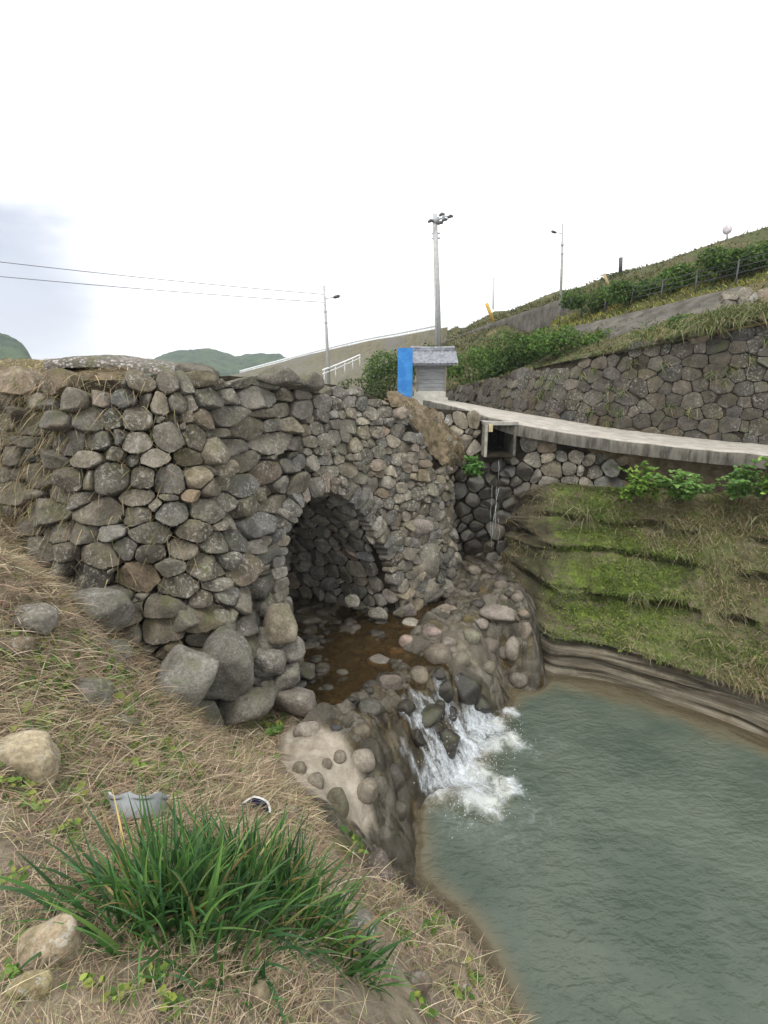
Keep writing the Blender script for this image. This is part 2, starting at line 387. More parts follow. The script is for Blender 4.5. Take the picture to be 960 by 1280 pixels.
def dome(mb, poly, surf, h, gap, tint, back=.14, rnd=2, facets=4, rough=.02, out=0.0, steep=1.0, cc=.25, no=4, lean=0.0):
    c = poly.mean(0); rad = math.sqrt(max(1e-6, 0.5*abs(sum(poly[i][0]*poly[i-1][1]-poly[i-1][0]*poly[i][1] for i in range(len(poly))))/math.pi))
    if rad < .03: return
    p = c+(poly-c)*max(.5, 1-gap/rad)
    for _ in range(rnd):
        q = np.roll(p, -1, 0); p = np.stack([p*(1-cc)+q*cc, p*cc+q*(1-cc)], 1).reshape(-1, 2)
    q = np.roll(p, -1, 0); p = np.concatenate([p*(1-k_)+q*k_ for k_ in np.linspace(0, .9, 8)])
    ang = np.arctan2(p[:, 1]-c[1], p[:, 0]-c[0]); rr = np.hypot(p[:, 0]-c[0], p[:, 1]-c[1]); od = np.argsort(ang)
    th = np.linspace(-math.pi, math.pi, NA, endpoint=False)
    r = np.interp(th, np.r_[ang[od]-2*math.pi, ang[od], ang[od]+2*math.pi], np.tile(rr[od], 3))
    r = r*(1+RNG.normal(0, .03, NA))
    du, dv = np.cos(th), np.sin(th)
    Fh = FH[:, None]*np.ones(NA)
    U = FR[:, None]*(r*du); Vv = FR[:, None]*(r*dv)
    H = np.where(FH[:, None] < 0, -back, FH[:, None]*h)*np.ones((1, NA))
    top = np.full_like(H, 1.0)
    for _ in range(facets):
        a = RNG.uniform(0, 2*math.pi); k = RNG.uniform(.25, 1.25)*steep/rad; d0 = RNG.uniform(.6, 1.2)
        top = np.minimum(top, d0-k*(U*math.cos(a)+Vv*math.sin(a)))
    H = np.where(H > 0, np.minimum(H, np.maximum(top, .12)*h), H)
    tilt = RNG.normal(0, .12, 2)+[0, lean]; H = H+np.where(FH[:, None] >= 0, 1, 0)*(tilt[0]*U+tilt[1]*Vv+out)
    UV = np.stack([U+c[0], Vv+c[1], H], -1).reshape(-1, 3)
    ctr = np.array([[c[0], c[1], UV[-NA:, 2].mean()]])
    P = surf(np.vstack([UV, ctr]))
    if rough: P = P+rough*np.stack([fbm(P+q, no, 7) for q in (0, 31, 77)], -1)
    k = len(FR); i = np.arange(k-1)[:, None]*NA; j = np.arange(NA)[None]; j2 = (j+1) % NA
    Q = np.stack([i+j, i+j2, i+NA+j2, i+NA+j], -1).reshape(-1, 4)
    jj = np.arange(NA); T = np.stack([(k-1)*NA+jj, (k-1)*NA+(jj+1) % NA, np.full(NA, k*NA)], 1)
    mb.add(P, [Q, T], tint)
def stone_tint(dark=1.0, warm=.5, sd=.2):
    v = .142*dark*math.exp(RNG.normal(0, sd*1.25)); t = RNG.normal(0, .04)+.16*warm
    c = np.array([v*(1+t), v*(1+t*.15), v*(1-t*1.3)])
    q = RNG.random()
    if q < .07: c = c*np.array([1.08, .96, .9])
    elif q < .14: c = c*np.array([.97, 1.0, .97])
    elif q < .2: c = c*1.35
    return np.clip(c, .03, .6)
class Curve:
    def __init__(s, pts, step=.05):
        P = np.array(pts, float); Q = np.vstack([2*P[0]-P[1], P, 2*P[-1]-P[-2]]); out = []
        for i in range(1, len(Q)-2):
            for t in np.linspace(0, 1, 30, endpoint=False):
                a, b, c, d = Q[i-1:i+3]
                out.append(.5*((2*b)+(c-a)*t+(2*a-5*b+4*c-d)*t*t+(3*b-a-3*c+d)*t**3))
        out.append(P[-1]); s.p = np.array(out); s.u = np.r_[0, np.cumsum(np.linalg.norm(np.diff(s.p, axis=0), axis=1))]; s.L = s.u[-1]
    def at(s, u): return np.stack([np.interp(u, s.u, s.p[:, k]) for k in range(s.p.shape[1])], -1)
    def nrm(s, u, e=.25):
        t = s.at(np.clip(u+e, 0, s.L))-s.at(np.clip(u-e, 0, s.L)); t = t[..., :2]/(np.linalg.norm(t[..., :2], axis=-1)[..., None]+1e-9)
        return np.stack([t[..., 1], -t[..., 0]], -1)      # to the right of travel = toward viewer for left-to-right curves
    def find(s, q): return s.u[np.argmin(((s.p[:, :2]-np.asarray(q)[:2])**2).sum(1))]
def facing(curve, batter, z0=1.0, wave=.05):
    bt = batter if callable(batter) else (lambda u: batter)
    def surf(q):
        u, z, d = q[:, 0], q[:, 1], q[:, 2]; b = curve.at(u); nn = curve.nrm(u); k = bt(u)
        off = d-k*(z-z0)+wave*fbm(np.stack([u, z, u*0], -1), 2, .9)
        return np.stack([b[:, 0]+nn[:, 0]*off, b[:, 1]+nn[:, 1]*off, z+k*d*.8], -1)
    return surf

# ================================================================== THE STONE BRIDGE
bridge = empty('stone_bridge', (-.5, 7.4, .9))
tag(bridge, 'old rubble stone arch bridge spanning the stream', 'bridge')
BC = Curve([(-6.6, 6.3), (-5.4, 5.45), (-4.3, 4.95), (-3.2, 4.72), (-2.2, 4.9), (-1.5, 5.45), (-1.16, 6.45), (-.45, 7.37), (.28, 8.28), (.85, 8.95), (1.22, 9.4), (1.48, 9.75), (1.5, 10.25), (1.3, 10.8)])
uA, uB = BC.find((-1.16, 6.45)), BC.find((.28, 8.28)); uK = BC.find((1.22, 9.4)); uW = BC.find((-1.5, 5.45))
bsurf = facing(BC, lambda u: np.interp(u, [uW-1, uA, uB, uK], [.27, .19, .19, .13]))
topz_k = np.array([(0, 5.1), (uW-3, 4.98), (uW-1.4, 5.0), (uW-.6, 5.06), (uA, 5.02), (uA+.9, 4.98), (uB-.3, 4.85), (uB+.45, 4.62), (uB+.75, 4.42), (uB+1.1, 3.95), (uK+.1, 3.45), (BC.L, 3.3)])
topz = lambda u: np.interp(u, topz_k[:, 0], topz_k[:, 1])
Ls = uB-uA
arch = np.array([(.03, .25), (.03, 1.6), (.035, 2.35), (.07, 2.77), (.14, 3.03), (.26, 3.25), (.45, 3.31), (.58, 3.2), (.68, 3.0), (.8, 2.6), (.91, 2.14), (.99, 1.55), (1.02, .25)])
arch[:, 0] = uA+arch[:, 0]*Ls
acurve = Curve(arch)
opening = [tuple(v) for v in acurve.p]
RINGW = .30
inside = lambda u, z, off: poly_sd(np.atleast_1d(u).astype(float), np.atleast_1d(z).astype(float), opening)[0] < off
mb = MB()
for reg, size, asp in (('L', .27, 1.95), ('R', .19, 1.4)):
  mb = MB()
  for s, p in cells(-.5, BC.L+.5, .1, 5.8, size, asp, .75, .5, rows=True):
    uu_ = s[0]+.25*math.sin(s[1]*5)+.2*math.sin(s[1]*2+1)
    if (uu_ < uA+.75) != (reg == 'L'): continue
    if s[1] > topz(s[0])-.06 or s[0] < .3 or s[0] > BC.L-.15 or s[1] < .5: continue
    if inside(s[0], s[1], RINGW*.7 if s[1] > 1.95 else .03): continue
    left = s[0] < uA-.1
    if left and s[1] < 1.6 and s[0] < uW-2: continue
    right = ss(uA+.6, uB, s[0])
    dome(mb, p, bsurf, RNG.uniform(.10, .17)*(1.2 if reg == 'L' else .6), .010 if reg == 'L' else .006, stone_tint(1.0+.22*right, .6, .19), rnd=1, cc=RNG.uniform(.10, .22), lean=-.2 if reg == 'L' else -.06,
         out=RNG.normal(.0, .036 if reg == 'L' else .022)+(.03 if left else 0), rough=.016, facets=4, steep=.75, no=4)
  mb.build('wing_wall' if reg == 'L' else 'spandrel_wall', M['stone'], bridge)
# backing
us = np.arange(0, BC.L, .12); zs = np.arange(.4, 5.3, .12); UU, ZZ = np.meshgrid(us, zs, indexing='ij')
ZZ = np.minimum(ZZ, topz(UU)-.02)
V = bsurf(np.stack([UU, ZZ, np.full_like(UU, -.09)], -1).reshape(-1, 3))
V = V+.03*fbm(V, 3, 4)[:, None]
cu, cz = (UU[1:, 1:]+UU[:-1, :-1])/2, (ZZ[1:, 1:]+ZZ[:-1, :-1])/2
mk('wall_core', V, gridF(len(us), len(zs), poly_sd(cu, cz, opening) > .12), M['joint'], np.ones((len(V), 3)), bridge)
# arch ring: narrow stones set radially
mb = MB(); a = 1.7
while a < acurve.L-1.7:
    w = RNG.uniform(.09, .17); m = a+w/2
    c0 = acurve.at(np.array([m]))[0]; n_ = -acurve.nrm(np.array([m]), .08)[0]      # outward of the opening
    if n_@(c0-np.array([uA+.45*Ls, 1.6])) < 0: n_ = -n_
    t_ = np.array([-n_[1], n_[0]]); hL = RNG.uniform(.2, .36)
    poly = np.array([c0+t_*s1*w*.52*k+n_*(q*hL+.0) for s1, q, k in ((-1, -.02, .95), (1, -.02, .95), (1, .5, 1.02), (1, 1, 1.12), (-1, 1, 1.12), (-1, .5, 1.02))])
    dome(mb, poly, bsurf, RNG.uniform(.03, .07), .005, stone_tint(1.15, .4), back=.16, rnd=1, facets=3, out=RNG.normal(.05, .02), rough=.018)
    a += w
mb.build('arch_ring', M['stone'], bridge)
# barrel vault: the opening profile swept into the bank
fn = np.array([BC.at(np.array([uB]))[0]-BC.at(np.array([uA]))[0]])[0]; fn /= np.linalg.norm(fn); bd = np.array([-fn[1], fn[0]])
def barrel(q):
    a, v, d = q[:, 0], q[:, 1], q[:, 2]; p = acurve.at(a); nn = acurve.nrm(a, .3)
    cen = np.array([uA+.45*Ls, 1.9]); s1 = np.sign(((cen-p)*nn).sum(1)); nn = nn*s1[:, None]     # into the void
    p = p+nn*d[:, None]
    f = bsurf(np.stack([p[:, 0], p[:, 1], np.zeros(len(p))], -1))
    vv = v*(1+0)
    return np.stack([f[:, 0]+bd[0]*vv-.035*vv**2*fn[0], f[:, 1]+bd[1]*vv-.035*vv**2*fn[1], f[:, 2]], -1)
mb = MB()
for s, p in cells(-.6, acurve.L+.6, -.6, 5.8, .25, .8, .6):
    if s[0] < .1 or s[0] > acurve.L-.05 or s[1] < .16 or s[1] > 5.1: continue
    p[:, 1] = np.maximum(p[:, 1], .03)
    dome(mb, p, barrel, RNG.uniform(.05, .10), .012, stone_tint(1.35, .35), rough=.014, facets=3, rnd=1)
mb.build('arch_barrel', M['stone'], bridge)
aa = np.linspace(0, acurve.L, 50); vv = np.linspace(.12, 5.4, 24); AA, VV = np.meshgrid(aa, vv, indexing='ij')
V = barrel(np.stack([AA, VV, np.full_like(AA, -.04)], -1).reshape(-1, 3))
mk('barrel_core', V, gridF(50, 24), M['joint'], np.ones((len(V), 3)), bridge)
# added dark cap keeping light out of the barrel's unseen far end
ring = barrel(np.stack([aa, np.full(50, 5.1), np.full(50, -.05)], -1)); cen = ring.mean(0)
mk('barrel_dark_cap', np.vstack([ring, cen]), np.stack([np.arange(49), np.arange(1, 50), np.full(49, 50)], 1), M['joint'], np.ones((51, 3)), bridge)
# earth deck
us = np.arange(.2, uB+1.0, .1); ts = np.linspace(0, 1, 34)
front = bsurf(np.stack([us, topz(us)-.03, np.full(len(us), .0)], -1))
nb = BC.nrm(us, 1.2)
DK = []
for t in ts:
    q = front.copy(); dd = t*5.2; q[:, 0] -= nb[:, 0]*dd*.6+.4*bd[0]*-dd; q[:, 1] -= nb[:, 1]*dd*.6-.4*bd[1]*dd
    q[:, 2] += .10*np.sin(min(t*3, 1)*1.57)-.17+.24*ss(uW-.4, uW-1.2, us)*min(1, t*9)-.5*max(0, t-.55)+.05*fbm(np.stack([q[:, 0], q[:, 1], q[:, 0]*0], -1), 4, 2.2)-(.12 if t == 0 else 0)
    DK.append(q)
DK = np.array(DK).transpose(1, 0, 2)
def earth_mat(name, a, b, gr=.3):
    g = NT(name); n_ = g.noise(5, 6, .7); c = g.mix(g.ramp(n_, .3, .7), a, b)
    c = g.mix(g.ramp(g.noise(2, 4), .5, .66, 0, gr), c, (.075, .085, .025))
    c = g.mix(g.ramp(g.noise(45, 4, .7), .5, .75, 0, .5), c, tuple(v*.4 for v in a))
    return g.done(g.pbr(c, .95, g.bump(g.math('ADD', n_, g.math('MULTIPLY', g.noise(50, 5, .7), .5)), .8, .05), .1))
M['earth'] = earth_mat('dry earth', (.085, .065, .042), (.24, .19, .13))
mk('deck', DK.reshape(-1, 3), gridF(len(us), len(ts)), M['earth'], np.ones((DK.size//3, 3)), bridge)

# ------------------------------------------------------------------ rocks
def ico(sub):
    bm = bmesh.new(); bmesh.ops.create_icosphere(bm, subdivisions=sub, radius=1)
    bm.verts.ensure_lookup_table(); V = np.array([v.co for v in bm.verts]); F = np.array([[v.index for v in f.verts] for f in bm.faces]); bm.free()
    return V, F
ICO = {k: ico(k) for k in (1, 2, 3, 4, 5)}
def rock_verts(size, sub=3, facets=9, lo=.68, rough=.06, rot=None, seed=None, freq=1.6, box=.9):
    V, F = ICO[sub]; pw = 2.0+box; r = 1.0/((np.abs(V)**pw).sum(1)**(1/pw)); rg = np.random.default_rng(seed if seed is not None else int(RNG.integers(1e9)))
    for _ in range(facets):
        nn = rg.normal(size=3); nn /= np.linalg.norm(nn); d = rg.uniform(lo, 1.0); c = V@nn
        r = np.where(c > .15, -np.log(np.exp(-26*r)+np.exp(-26*np.minimum(d/np.maximum(c, .15), 3)))/26, r)
    off = rg.uniform(0, 50, 3)
    r = r*(1+rough*fbm(V+off, 4, freq)*1.6+rough*.35*fbm(V+off, 3, 6))
    P = V*r[:, None]*np.asarray(size)
    if rot is not None:
        from mathutils import Euler
        P = P@np.array(Euler(rot).to_matrix()).T
    return P, F
def rock(name, loc, size, m='stone', label=None, cat='stone', group=None, tint=None, sub=4, parent=None, rot=None, **kw):
    P, F = rock_verts(size, sub, rot=rot if rot is not None else tuple(RNG.uniform(-.3, .3, 2))+(RNG.uniform(0, 6.28),), **kw)
    if parent is not None:
        o = mk(name, P+np.asarray(loc), F, M[m], np.tile(tint if tint is not None else stone_tint(), (len(P), 1)), parent)
    else:
        o = mk(name, P, F, M[m], np.tile(tint if tint is not None else stone_tint(), (len(P), 1))); o.location = [float(v) for v in loc]
        tag(o, label, cat, group)
    return o
def prock(px, py, wpx, hpx, Y=None, z=None, name='boulder', sink=.0, thick=.8, roll=0.0, **kw):
    """a rock filling about wpx x hpx of the view, standing at the given distance, or on the ground"""
    if Y is not None: c = at(px, py, Y=Y)
    elif z is not None: c = at(px, py, z=z)
    else: c = hit(px, py+hpx*.35)
    k = depth(c)/FPX; w, h = wpx*k/2, hpx*k/2
    if Y is None and z is None: c = c+np.array([0, w*.25, h*.45-sink*h])
    return rock(name, c, (w, (w+h)/2*thick, h), rot=(RNG.uniform(-.1, .1), roll, RNG.uniform(-.25, .25)), **kw)
# corner and foot boulders of the bridge: parts of it
gt = np.array([.20, .195, .18])
for (px, py, w, h, Y, roll, tn) in [
    (226, 846, 78, 112, 4.68, .3, (.27, .265, .245)), (286, 830, 92, 100, 5.05, .05, (.185, .18, .165)), (302, 884, 88, 60, 5.05, -.45, (.20, .19, .17)),
    (350, 785, 56, 66, 5.72, -.2, (.25, .22, .175)), (366, 812, 46, 36, 5.72, -.4, (.26, .25, .23)), (334, 826, 46, 40, 5.5, .3, (.19, .18, .165)),
    (358, 845, 58, 42, 5.55, -.35, (.22, .21, .195)), (362, 876, 66, 50, 5.48, -.15, (.23, .21, .19)), (331, 866, 40, 50, 5.35, 0, (.19, .18, .17)),
    (250, 828, 38, 48, 5.15, .1, (.19, .14, .11)), (330, 800, 40, 40, 5.65, .3, (.2, .19, .17)), (232, 770, 60, 46, 5.25, .1, (.21, .2, .17)),
    (130, 760, 80, 70, 4.85, .2, (.20, .195, .18)), (135, 820, 62, 54, 4.45, -.1, (.18, .18, .165)), (252, 905, 60, 56, 4.75, .2, (.17, .17, .15)), (275, 780, 52, 44, 5.4, .1, (.2, .19, .165))]:
    prock(px, py, w, h, Y=Y, name='foundation_boulder', parent=bridge, tint=np.array(tn)*.92, roll=roll, facets=22, lo=.56, rough=.07, box=2.2)
# big stones of the right pier foot
for (px, py, w, h, Y, tn) in [(521, 660, 42, 26, 8.95, (.21, .185, .175)), (531, 700, 40, 46, 9.05, (.22, .21, .18)), (534, 738, 46, 30, 8.95, (.24, .23, .21)),
                              (507, 762, 28, 24, 8.45, (.26, .235, .22)), (472, 767, 26, 20, 8.15, (.26, .25, .22)), (440, 752, 22, 18, 8.1, (.26, .25, .22)), (553, 738, 30, 30, 9.25, (.22, .21, .19))]:
    prock(px, py, w, h, Y=Y, name='foundation_boulder', parent=bridge, tint=np.array(tn), facets=12, lo=.66, rough=.05, thick=.6, box=2)
# loose rocks along the parapet
for (px, py, w, h, Y, lab) in [(350, 472, 56, 30, 7.05, 'large dark rounded boulder on the bridge top above the arch'), (243, 464, 50, 20, 6.3, 'brown flat boulder on the bridge edge beside the pebbly concrete slab'),
                               (385, 478, 44, 26, 7.5, 'small dark boulder right of the largest rock on the bridge top')]:
    prock(px, py, w, h, Y=Y, label=lab, cat='boulder', tint=(.13, .12, .105), facets=16, lo=.6, box=1.5, rough=.08)
# ------------------------------------------------------------------ pebbly concrete slab on the bridge top
def slab_strip(name, top_front, back_dir, width, th, m, noise_amp=.02, n=90, nb=12, crown=0.0):
    c = Curve(top_front); us = np.linspace(0, c.L, n); p = c.at(us)
    prof = [(0, -th), (0, -th*.45), (.015, -.03), (.05, 0)]+[(f, 0) for f in np.linspace(.12, 1, nb)]+[(1, -th)]
    V = []
    for f, dz in prof:
        q = p.copy(); q[:, :2] += np.asarray(back_dir if not callable(back_dir) else back_dir(us))*width*f if not callable(back_dir) else back_dir(us)*width*f
        q[:, 2] += dz+crown*math.sin(f*3.14)
        V.append(q)
    V = np.array(V).transpose(1, 0, 2); S = V.shape
    V = V.reshape(-1, 3); V = V+noise_amp*np.stack([fbm(V+k, 4, 3) for k in (0, 9, 21)], -1)
    k = len(prof)
    caps = [np.array([[i for i in range(k)]]), np.array([[(n-1)*k+i for i in range(k-1, -1, -1)]])]
    return mk(name, V, [gridF(S[0], S[1])]+caps, m, np.ones((len(V), 3)))
o = slab_strip('concrete_slab', [at(52, 450, Y=6.2), at(85, 448, Y=6.25), at(130, 450, Y=6.3), at(180, 456, Y=6.4), at(220, 464, Y=6.5)], (.1, 1.0), 1.3, .10, M['aggregate'], .035, crown=.05)
tag(o, 'pebbly weathered concrete slab lying across the top of the bridge', 'slab')

# ================================================================== CULVERT WALL, right of the bridge
cw = empty('culvert_wall', (2.3, 10.4, .9)); tag(cw, 'rubble wall beside the bridge with a square concrete drain outlet', 'wall')
CC = Curve([(.2, 10.75), (.9, 10.6), (1.5, 10.5), (2.0, 10.4), (2.6, 10.38), (3.2, 10.2), (4.0, 9.95), (4.9, 9.65), (5.6, 9.35)])
csurf = facing(CC, .05, 1.0, .04)
u20, u26, u28 = CC.find((2.02, 10.4)), CC.find((2.56, 10.38)), CC.find((2.85, 10.3))
ctop = lambda u: np.interp(u, [0, u20-.25, u20-.05, u26+.1, u28+.9, CC.L], [4.45, 4.32, 4.12, 4.05, 3.72, 3.45])
mb = MB(); mbw = MB()
for s, p in cells(-.5, CC.L+.5, .4, 5, .25, 1.12, .6):
    if s[1] > ctop(s[0])-.08 or s[0] < .1 or s[1] < .75: continue
    if u20-.12 < s[0] < u26+.12 and s[1] > 3.42: continue
    if s[0] > u28 and s[1] < 2.62: continue
    if s[0] > CC.find((4.55, 9.78)): continue
    wetz = (CC.find((1.35, 10.5)) < s[0] < u28 and s[1] < 3.62-.35*abs(s[0]-(u20+u26)/2))
    if wetz and s[1] < 3.0: p = s+(p-s)*RNG.uniform(.86, 1.0)
    dome(mbw if wetz else mb, p, csurf, RNG.uniform(.06, .12), .007, stone_tint(1.35, .5) if not wetz else stone_tint(.8, .3), rnd=1, cc=.2, facets=4, out=RNG.normal(0, .025), rough=.014)
mb.build('dry_stonework', M['stone'], cw); mbw.build('wet_stonework', M['stone_wet'], cw)
us = np.arange(0, CC.L, .1); zs = np.arange(.4, 4.6, .1); UU, ZZ = np.meshgrid(us, zs, indexing='ij'); ZZ = np.minimum(ZZ, ctop(UU)-.02)
V = csurf(np.stack([UU, ZZ, np.full_like(UU, -.04)], -1).reshape(-1, 3)); V = V+.03*fbm(V, 3, 5)[:, None]
cu, cz = (UU[1:, 1:]+UU[:-1, :-1])/2, (ZZ[1:, 1:]+ZZ[:-1, :-1])/2
mk('wall_core', V, gridF(len(us), len(zs), ~((cu > u20+.03) & (cu < u26-.03) & (cz > 3.52))), M['joint'], np.ones((len(V), 3)), cw)
# the drain: concrete frame and a dark box running back
mb = MB(); xa, xb, yf = 2.04, 2.55, 10.27
mb.box((xa-.035, yf+.36, 3.76), (.055, .8, .62)); mb.build('frame_post', simple('drain concrete', (.26, .245, .21), .9, .3, 6), cw, False)
mb = MB(); mb.box((xb+.03, yf+.40, 3.76), (.05, .8, .60)); mb.build('frame_post', simple('dark concrete', (.09, .085, .07), .8, .4, 8), cw, False)  # right post in a darker concrete than the left
mb = MB(); mb.box(((xa+xb)/2, yf+.385, 4.10), (xb-xa+.16, .8, .06)); mb.build('lintel', M['concrete'], cw, False)
mb = MB(); mb.box(((xa+xb)/2, yf+.40, 3.47), (xb-xa-.004, .8, .06)); mb.build('drain_sill', M['joint'], cw, False)
mb = MB(); mb.box(((xa+xb)/2, yf+1.6, 3.8), (xb-xa+.2, .1, .7)); mb.box((xa-.055, yf+1.15, 3.79), (.09, .8, .6)); mb.box((xb+.06, yf+1.15, 3.79), (.09, .8, .6)); mb.box(((xa+xb)/2, yf+1.15, 4.105), (xb-xa, .8, .06)); mb.box(((xa+xb)/2, yf+1.2, 3.46), (xb-xa, .8, .06))
mb.build('drain_channel', M['joint'], cw, False)
mb = MB(); mb.box((xa+.045, yf-.03, 4.02), (.075, .03, .15)); o = mb.build('marker_plate', simple('marker yellow', (.45, .38, .22), .8, .3), cw, False)
# dirt slope between bridge shoulder and culvert wall
us_ = np.linspace(uB+.3, BC.L-.25, 90); f1 = bsurf(np.stack([us_, topz(us_)-.07, np.full(90, .02)], -1))
uc = np.linspace(.02, CC.find((1.78, 10.44)), 90); f2 = csurf(np.stack([uc, np.interp(np.linspace(0, 1, 90), [0, .5, .8, 1], [4.62, 4.35, 3.8, 3.25]), np.linspace(.10, -.02, 90)], -1))
f1[:4, 2] += .05
ts = np.linspace(0, 1, 70)[None, :, None]; V = f1[:, None]*(1-ts)+f2[:, None]*ts
V = V.reshape(-1, 3); bul = (np.sin(ts*math.pi)*np.ones((90, 1, 1))).reshape(-1); V[:, 1] -= .10*bul; V[:, 2] += .06*bul+.16*fbm(V, 5, 2.5)+.08*fbm(V+4, 3, 8); V[:, 1] += .16*fbm(V+9, 5, 3); V += .05*np.stack([fbm(V+q, 4, 11) for q in (3, 8, 15)], -1); ES = V.copy().reshape(90, 70, 3)
tag(mk('earth_slope', V, gridF(90, 70), M['earth'], np.ones((len(V), 3))), kind='structure')

# ================================================================== ROAD, a concrete lane along the culvert wall
fe = [at(1180, 590, Y=7.1), at(1060, 579, Y=7.9), at(960, 568.5, Y=8.55), at(860, 559, Y=9.05), at(760, 548, Y=9.65), at(700, 538.5, Y=10.0), at(645, 528.5, Y=10.3), at(605, 518, Y=10.7), at(575, 509, Y=11.6), at(548, 503, Y=13.2), at(525, 498.5, Y=16)]
bk = [at(1180, 572, Y=8.6), at(1060, 563.5, Y=9.2), at(960, 555.5, Y=9.9), at(860, 545, Y=10.7), at(760, 533.5, Y=11.4), at(700, 524.5, Y=12.2), at(650, 517, Y=13.2), at(615, 511, Y=14.3), at(595, 507, Y=15.2), at(575, 503, Y=16.2), at(550, 499.5, Y=18)]
RF, RB_ = Curve(fe[::-1]), Curve(bk[::-1]); n = 170; f_ = np.linspace(0, 1, n)
pf, pb = RF.at(f_*RF.L), RB_.at(f_*RB_.L)+[.1, .1, 0]; V = []
for f, dz in [(0, -.24), (0, -.12), (.006, -.03), (.022, 0)]+[(f, 0) for f in np.linspace(.08, 1, 14)]+[(1, -.3)]:
    q = pf*(1-f)+pb*f; q[:, 2] += dz; V.append(q)
V = np.array(V).transpose(1, 0, 2); k = V.shape[1]; V = V.reshape(-1, 3); V = V+.018*np.stack([fbm(V+q, 4, 3) for q in (0, 9, 21)], -1)
tag(mk('road', V, [gridF(n, k), np.array([list(range(k))]), np.array([[(n-1)*k+i for i in range(k-1, -1, -1)]])], M['road'], np.ones((len(V), 3))), kind='structure')
# earth under the slab edge, above the rock ledges
us = np.linspace(CC.find((4.2, 9.9)), CC.L, 30)
e1 = np.array([at(x, y, Y=Y) for x, y, Y in [(735, 562, 9.95), (800, 572, 9.6), (880, 582, 9.2), (960, 592, 8.8), (1080, 602, 8.1), (1190, 612, 7.3)]])
EC = Curve(e1); uu = np.linspace(0, EC.L, 80); top = EC.at(uu); nb = EC.nrm(uu, .5)
V = []
for f, dz in ((.0, .25), (0.12, .02), (.2, -.2), (.2, -.45), (.12, -.75), (.0, -1.2)):
    q = top.copy(); q[:, :2] -= nb*f; q[:, 2] += dz; V.append(q)
V = np.array(V).transpose(1, 0, 2)
V2 = np.repeat(V, 1, 0).reshape(-1, 3)
# refine by interpolation for roughness
rows = np.linspace(0, 5, 30); V = np.stack([V[:, int(min(r, 4.999))]*(1-(r-int(min(r, 4.999))))+V[:, int(min(r, 4.999))+1]*(r-int(min(r, 4.999))) for r in rows], 1).reshape(-1, 3)
V = V+.13*np.stack([fbm(V+k, 5, 2.2) for k in (0, 9, 21)], -1)
tag(mk('earth_under_road', V, gridF(80, 30), M['earth'], np.ones((len(V), 3))), kind='structure')

# ================================================================== RIGHT BANK of layered rock
fo = Curve([(2.45, 10.2), (2.62, 9.5), (2.72, 8.7), at(684, 840, z=-.02)[:2], at(720, 845, z=0)[:2], at(760, 853, z=0)[:2], at(860, 884, z=0)[:2], at(960, 921, z=0)[:2], at(1080, 975, z=0)[:2], at(1300, 1090, z=0)[:2]])
tp = Curve([at(632, 606, Y=10.15)[:2], at(645, 612, Y=10.05)[:2], at(700, 612, Y=10.0)[:2], at(770, 614, Y=9.6)[:2], at(860, 620, Y=9.2)[:2], at(960, 628, Y=8.6)[:2], at(1080, 640, Y=7.9)[:2], at(1300, 660, Y=6.6)[:2]])
NU, NV = 420, 190
s_ = np.linspace(0, 1, NU); v_ = np.linspace(0, 1, NV)
# parametrise both edges by picture direction so the two match up
def byangle(c, k):
    a = np.arctan2(c.p[:, 0], c.p[:, 1]); od = np.argsort(a); return np.stack([np.interp(k, a[od], c.p[od, 0]), np.interp(k, a[od], c.p[od, 1])], -1)
amin, amax = .255, math.atan2(tp.p[-1, 0], tp.p[-1, 1])-.01
fof = byangle(fo, np.linspace(amin, amax, NU)); tpf = byangle(tp, np.linspace(amin, amax, NU))
i0 = np.argmax(fof[:, 0] > 2.6)
zprof = np.interp(v_, [0, .18, .23, 1], [-.7, .55, .64, 2.95])
VV = np.zeros((NU, NV, 3)); info = np.zeros((NU, NV, 3))
uu = np.linspace(0, 9, NU)
for j, v in enumerate(v_):
    z = zprof[j]; zz = z+.10*fbm(np.stack([uu*.8, uu*0+z*.5, uu*0], -1), 4, 1)*ss(-.2, .9, np.full(NU, z))+.014*(uu-3)
    # how far back (0 foot, 1 top): steep wet face at the foot, then sloping shelves with undercut notches
    h = np.interp(zz, [-.7, 0, .5, .57, .66, .8, 1.2, 1.25, 1.38, 1.8, 1.85, 1.98, 2.3, 2.35, 2.48, 2.95], [-.02, 0, .035, .17, -.03, .08, .40, .53, .36, .64, .77, .61, .80, .93, .78, 1])
    h2_ = np.interp(zz, [-.7, 0, .55, .66, .8, 2.95], [-.02, 0, .04, -.01, .08, 1]); nk = ss(-.25, .3, fbm(np.stack([uu*1.3, uu*0+round(z*1.9), uu*0+7], -1), 3, 1)); h = np.where(zz > .62, h*nk+h2_*(1-nk), h)
    lay = vn(np.stack([uu*.9, zz*16, uu*0], -1))*.032*ss(1.6, .5, zz)+vn(np.stack([uu*.8, zz*7, uu*0+4], -1))*.03
    lay = lay+.02*vn(np.stack([uu*.5, zz*40, uu*0+8], -1))*ss(.75, .5, zz)
    h = h+lay+.13*fbm(np.stack([uu, uu*0+z*1.3, uu*0+3], -1), 5, 1.0)*ss(.5, 1, zz)
    P = fof*(1-h[:, None])+tpf*h[:, None]
    VV[:, j, :2] = P; VV[:, j, 2] = zz
    info[:, j, 0] = ss(.55, .8, zz)*.999
VV[..., 2] += .03*fbm(VV, 4, 4)*ss(.6, .9, VV[..., 2])
VV[..., :2] += .045*fbm(VV+20, 4, 6)[..., None]*ss(.6, .9, VV[..., 2])[..., None]
